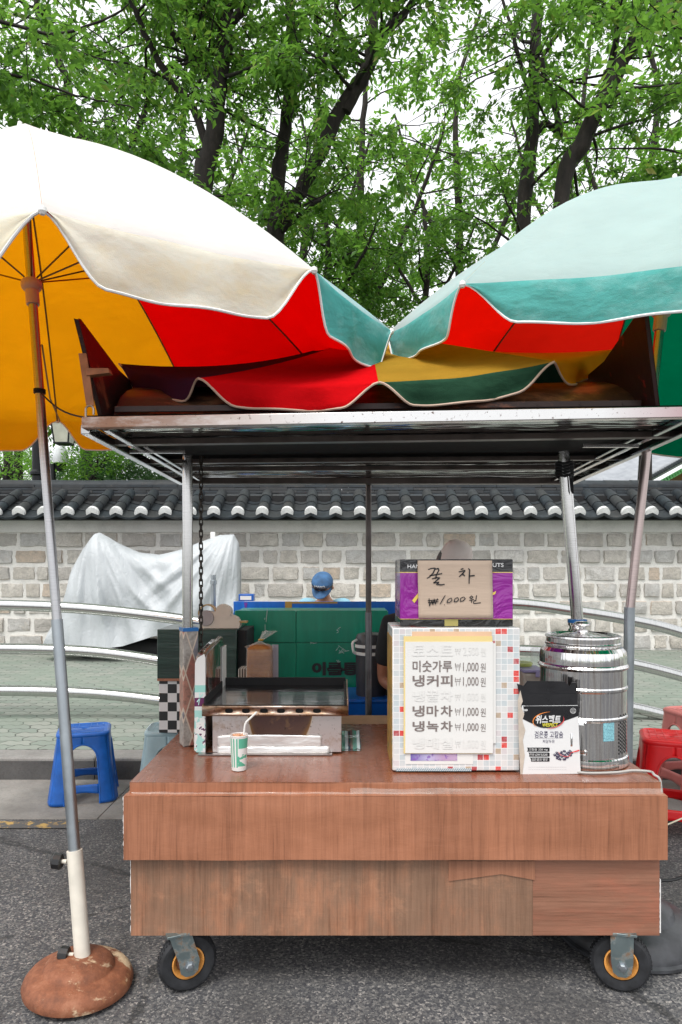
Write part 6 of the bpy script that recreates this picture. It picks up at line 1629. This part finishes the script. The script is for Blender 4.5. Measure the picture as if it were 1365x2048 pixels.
# lamps behind the wall
m_iron = M('black_iron', (.012,.013,.016), .5, .3, .2, 20, .1)
q = at(75, 960, 11.5)
lp = thing('lantern_post', 'black iron post carrying a square glass lantern on a side arm', 'street lamp', (q.x, 11.5, .3))
b = MB(); b.tube([(q.x, 11.5, .3), (q.x, 11.5, 4.6)], .085, 16); b.lathe([(.085,0), (.12,.02), (.12,.06), (.085,.1)], (q.x, 11.5, 2.95), 20); b.build('post', m_iron, lp)
a = at(128, 866, 11.3); b = MB(); b.tube([(q.x, 11.5, a.z+.5), (a.x, 11.35, a.z+.48), (a.x, 11.3, a.z+.30)], .02, 8); b.build('arm', m_iron, lp)
b = MB()
w0, w1 = .115, .15
zb_, zt_ = a.z-.17, a.z+.15
b.add([(a.x-w0, 11.3-w0, zb_), (a.x+w0, 11.3-w0, zb_), (a.x+w0, 11.3+w0, zb_), (a.x-w0, 11.3+w0, zb_), (a.x-w1, 11.3-w1, zt_), (a.x+w1, 11.3-w1, zt_), (a.x+w1, 11.3+w1, zt_), (a.x-w1, 11.3+w1, zt_)], [(0,3,2,1), (4,5,6,7), (0,1,5,4), (1,2,6,5), (2,3,7,6), (3,0,4,7)])
b.build('lantern_glass', M('milky_glass', (.62,.62,.50), .3), lp)
b = MB()
for sx in (-1, 1):
    for sy in (-1, 1): b.tube([(a.x+sx*w0, 11.3+sy*w0, zb_), (a.x+sx*w1, 11.3+sy*w1, zt_)], .014, 6)
b.lathe([(.23, 0), (.22, .02), (.10, .13), (.03, .16), (.001, .18)], (a.x, 11.3, zt_), 4, T=Matrix.Rotation(R(45), 4, 'Z')); b.box(a.x-w0-.015, a.x+w0+.015, 11.3-w0-.015, 11.3+w0+.015, zb_-.02, zb_)
b.build('lantern_frame', m_iron, lp)
q = at(106, 935, 12.5)
lp = thing('globe_lamp', 'short black post with two white bell-shaped lamp globes', 'street lamp', (q.x, 12.5, .3))
b = MB(); b.tube([(q.x, 12.5, .3), (q.x, 12.5, 3.3)], .05, 12); b.tube([(q.x-.2, 12.5, 3.2), (q.x-.2, 12.5, 3.38), (q.x, 12.5, 3.15), (q.x+.14, 12.5, 3.38), (q.x+.14, 12.5, 3.2)], .02, 8); b.build('post', m_iron, lp)
for px_ in (85, 121):
    q = at(px_, 905, 12.5); b = MB(); b.lathe([(.13, -.20), (.14, -.12), (.12, .02), (.07, .14), (.03, .19), (.001, .2)], (q.x, 12.5, q.z), 24); b.build('globe', M('opal_globe', (.70,.72,.74), .35), lp)
    b = MB(); b.lathe([(.06, -.34), (.10, -.22), (.13, -.20), (.001, -.2)], (q.x, 12.5, q.z), 20); b.build('collar', m_iron, lp)
# palace hall roof at right
hall = thing('palace_hall', 'large traditional hall with wide pale grey tiled roof and green painted eaves', 'building', (16, 34, .4))
g = G('pale_roof_tiles'); wv = g.n('TexWave', Vector=g.map((1,.0,0)), Scale=1.1).outputs[0]
g.bsdf(g.ramp(g.noise(2, None, 6), [(.3, (.24,.255,.28)), (.7, (.34,.355,.38))]), .7, 0, g.bump(wv, .3, .05))
HY = 30
def eave(u):      # lower eave line sweeping up to the left corner, world points
    return at(1150+520*u, 1010-(60+55*u)*1.0, HY)
b = MB(); top0 = at(1010, 800, 40); 
def hr(u, v):
    lo = at(1120+400*u, 985-130*max(0,(u-.32))*1.7, HY); hi = at(1000+560*u, 830-40*u, HY+9)
    return lo.lerp(hi, v)+Vector((0,0,-.5*math.sin(PI*v)))
b.grid(hr, 30, 12); b.build('roof', g.mat, hall, 60, solid=.3)
b = MB()
for k in range(60):
    u = .30+.7*k/59; q = hr(u, 0); b.lathe([(.001,-.02), (.085,0), (.085,.2), (.001,.22)], q+Vector((0,-.12,.02)), 10, T=Matrix.Rotation(R(-80), 4, 'X'))
b.build('eave_tiles', m_tile, hall)
b = MB()
for k in range(50):
    u = .34+.66*k/49; q = hr(u, 0); b.tube([q+Vector((0,.1,-.45)), q+Vector((.6,2.6,-.9))], .09, 8)
b.build('rafters', M('painted_rafters', (.20,.09,.04), .6, 0, .2), hall)
b = MB()
for k in range(50):
    u = .34+.66*k/49; q = hr(u, 0); b.lathe([(.001,0), (.10,.0), (.10,.06), (.001,.06)], q+Vector((0,.06,-.45)), 10, T=Matrix.Rotation(R(90), 4, 'X'))
b.build('rafter_ends', M('green_paint', (.06,.26,.07), .5), hall)
q = at(1330, 960, 33); b = MB(); b.box(q.x-3, q.x+14, 34, 40, .4, 4.2); b.build('wall', M('ochre_wall', (.30,.22,.12), .8), hall)
SC.render.film_transparent = False
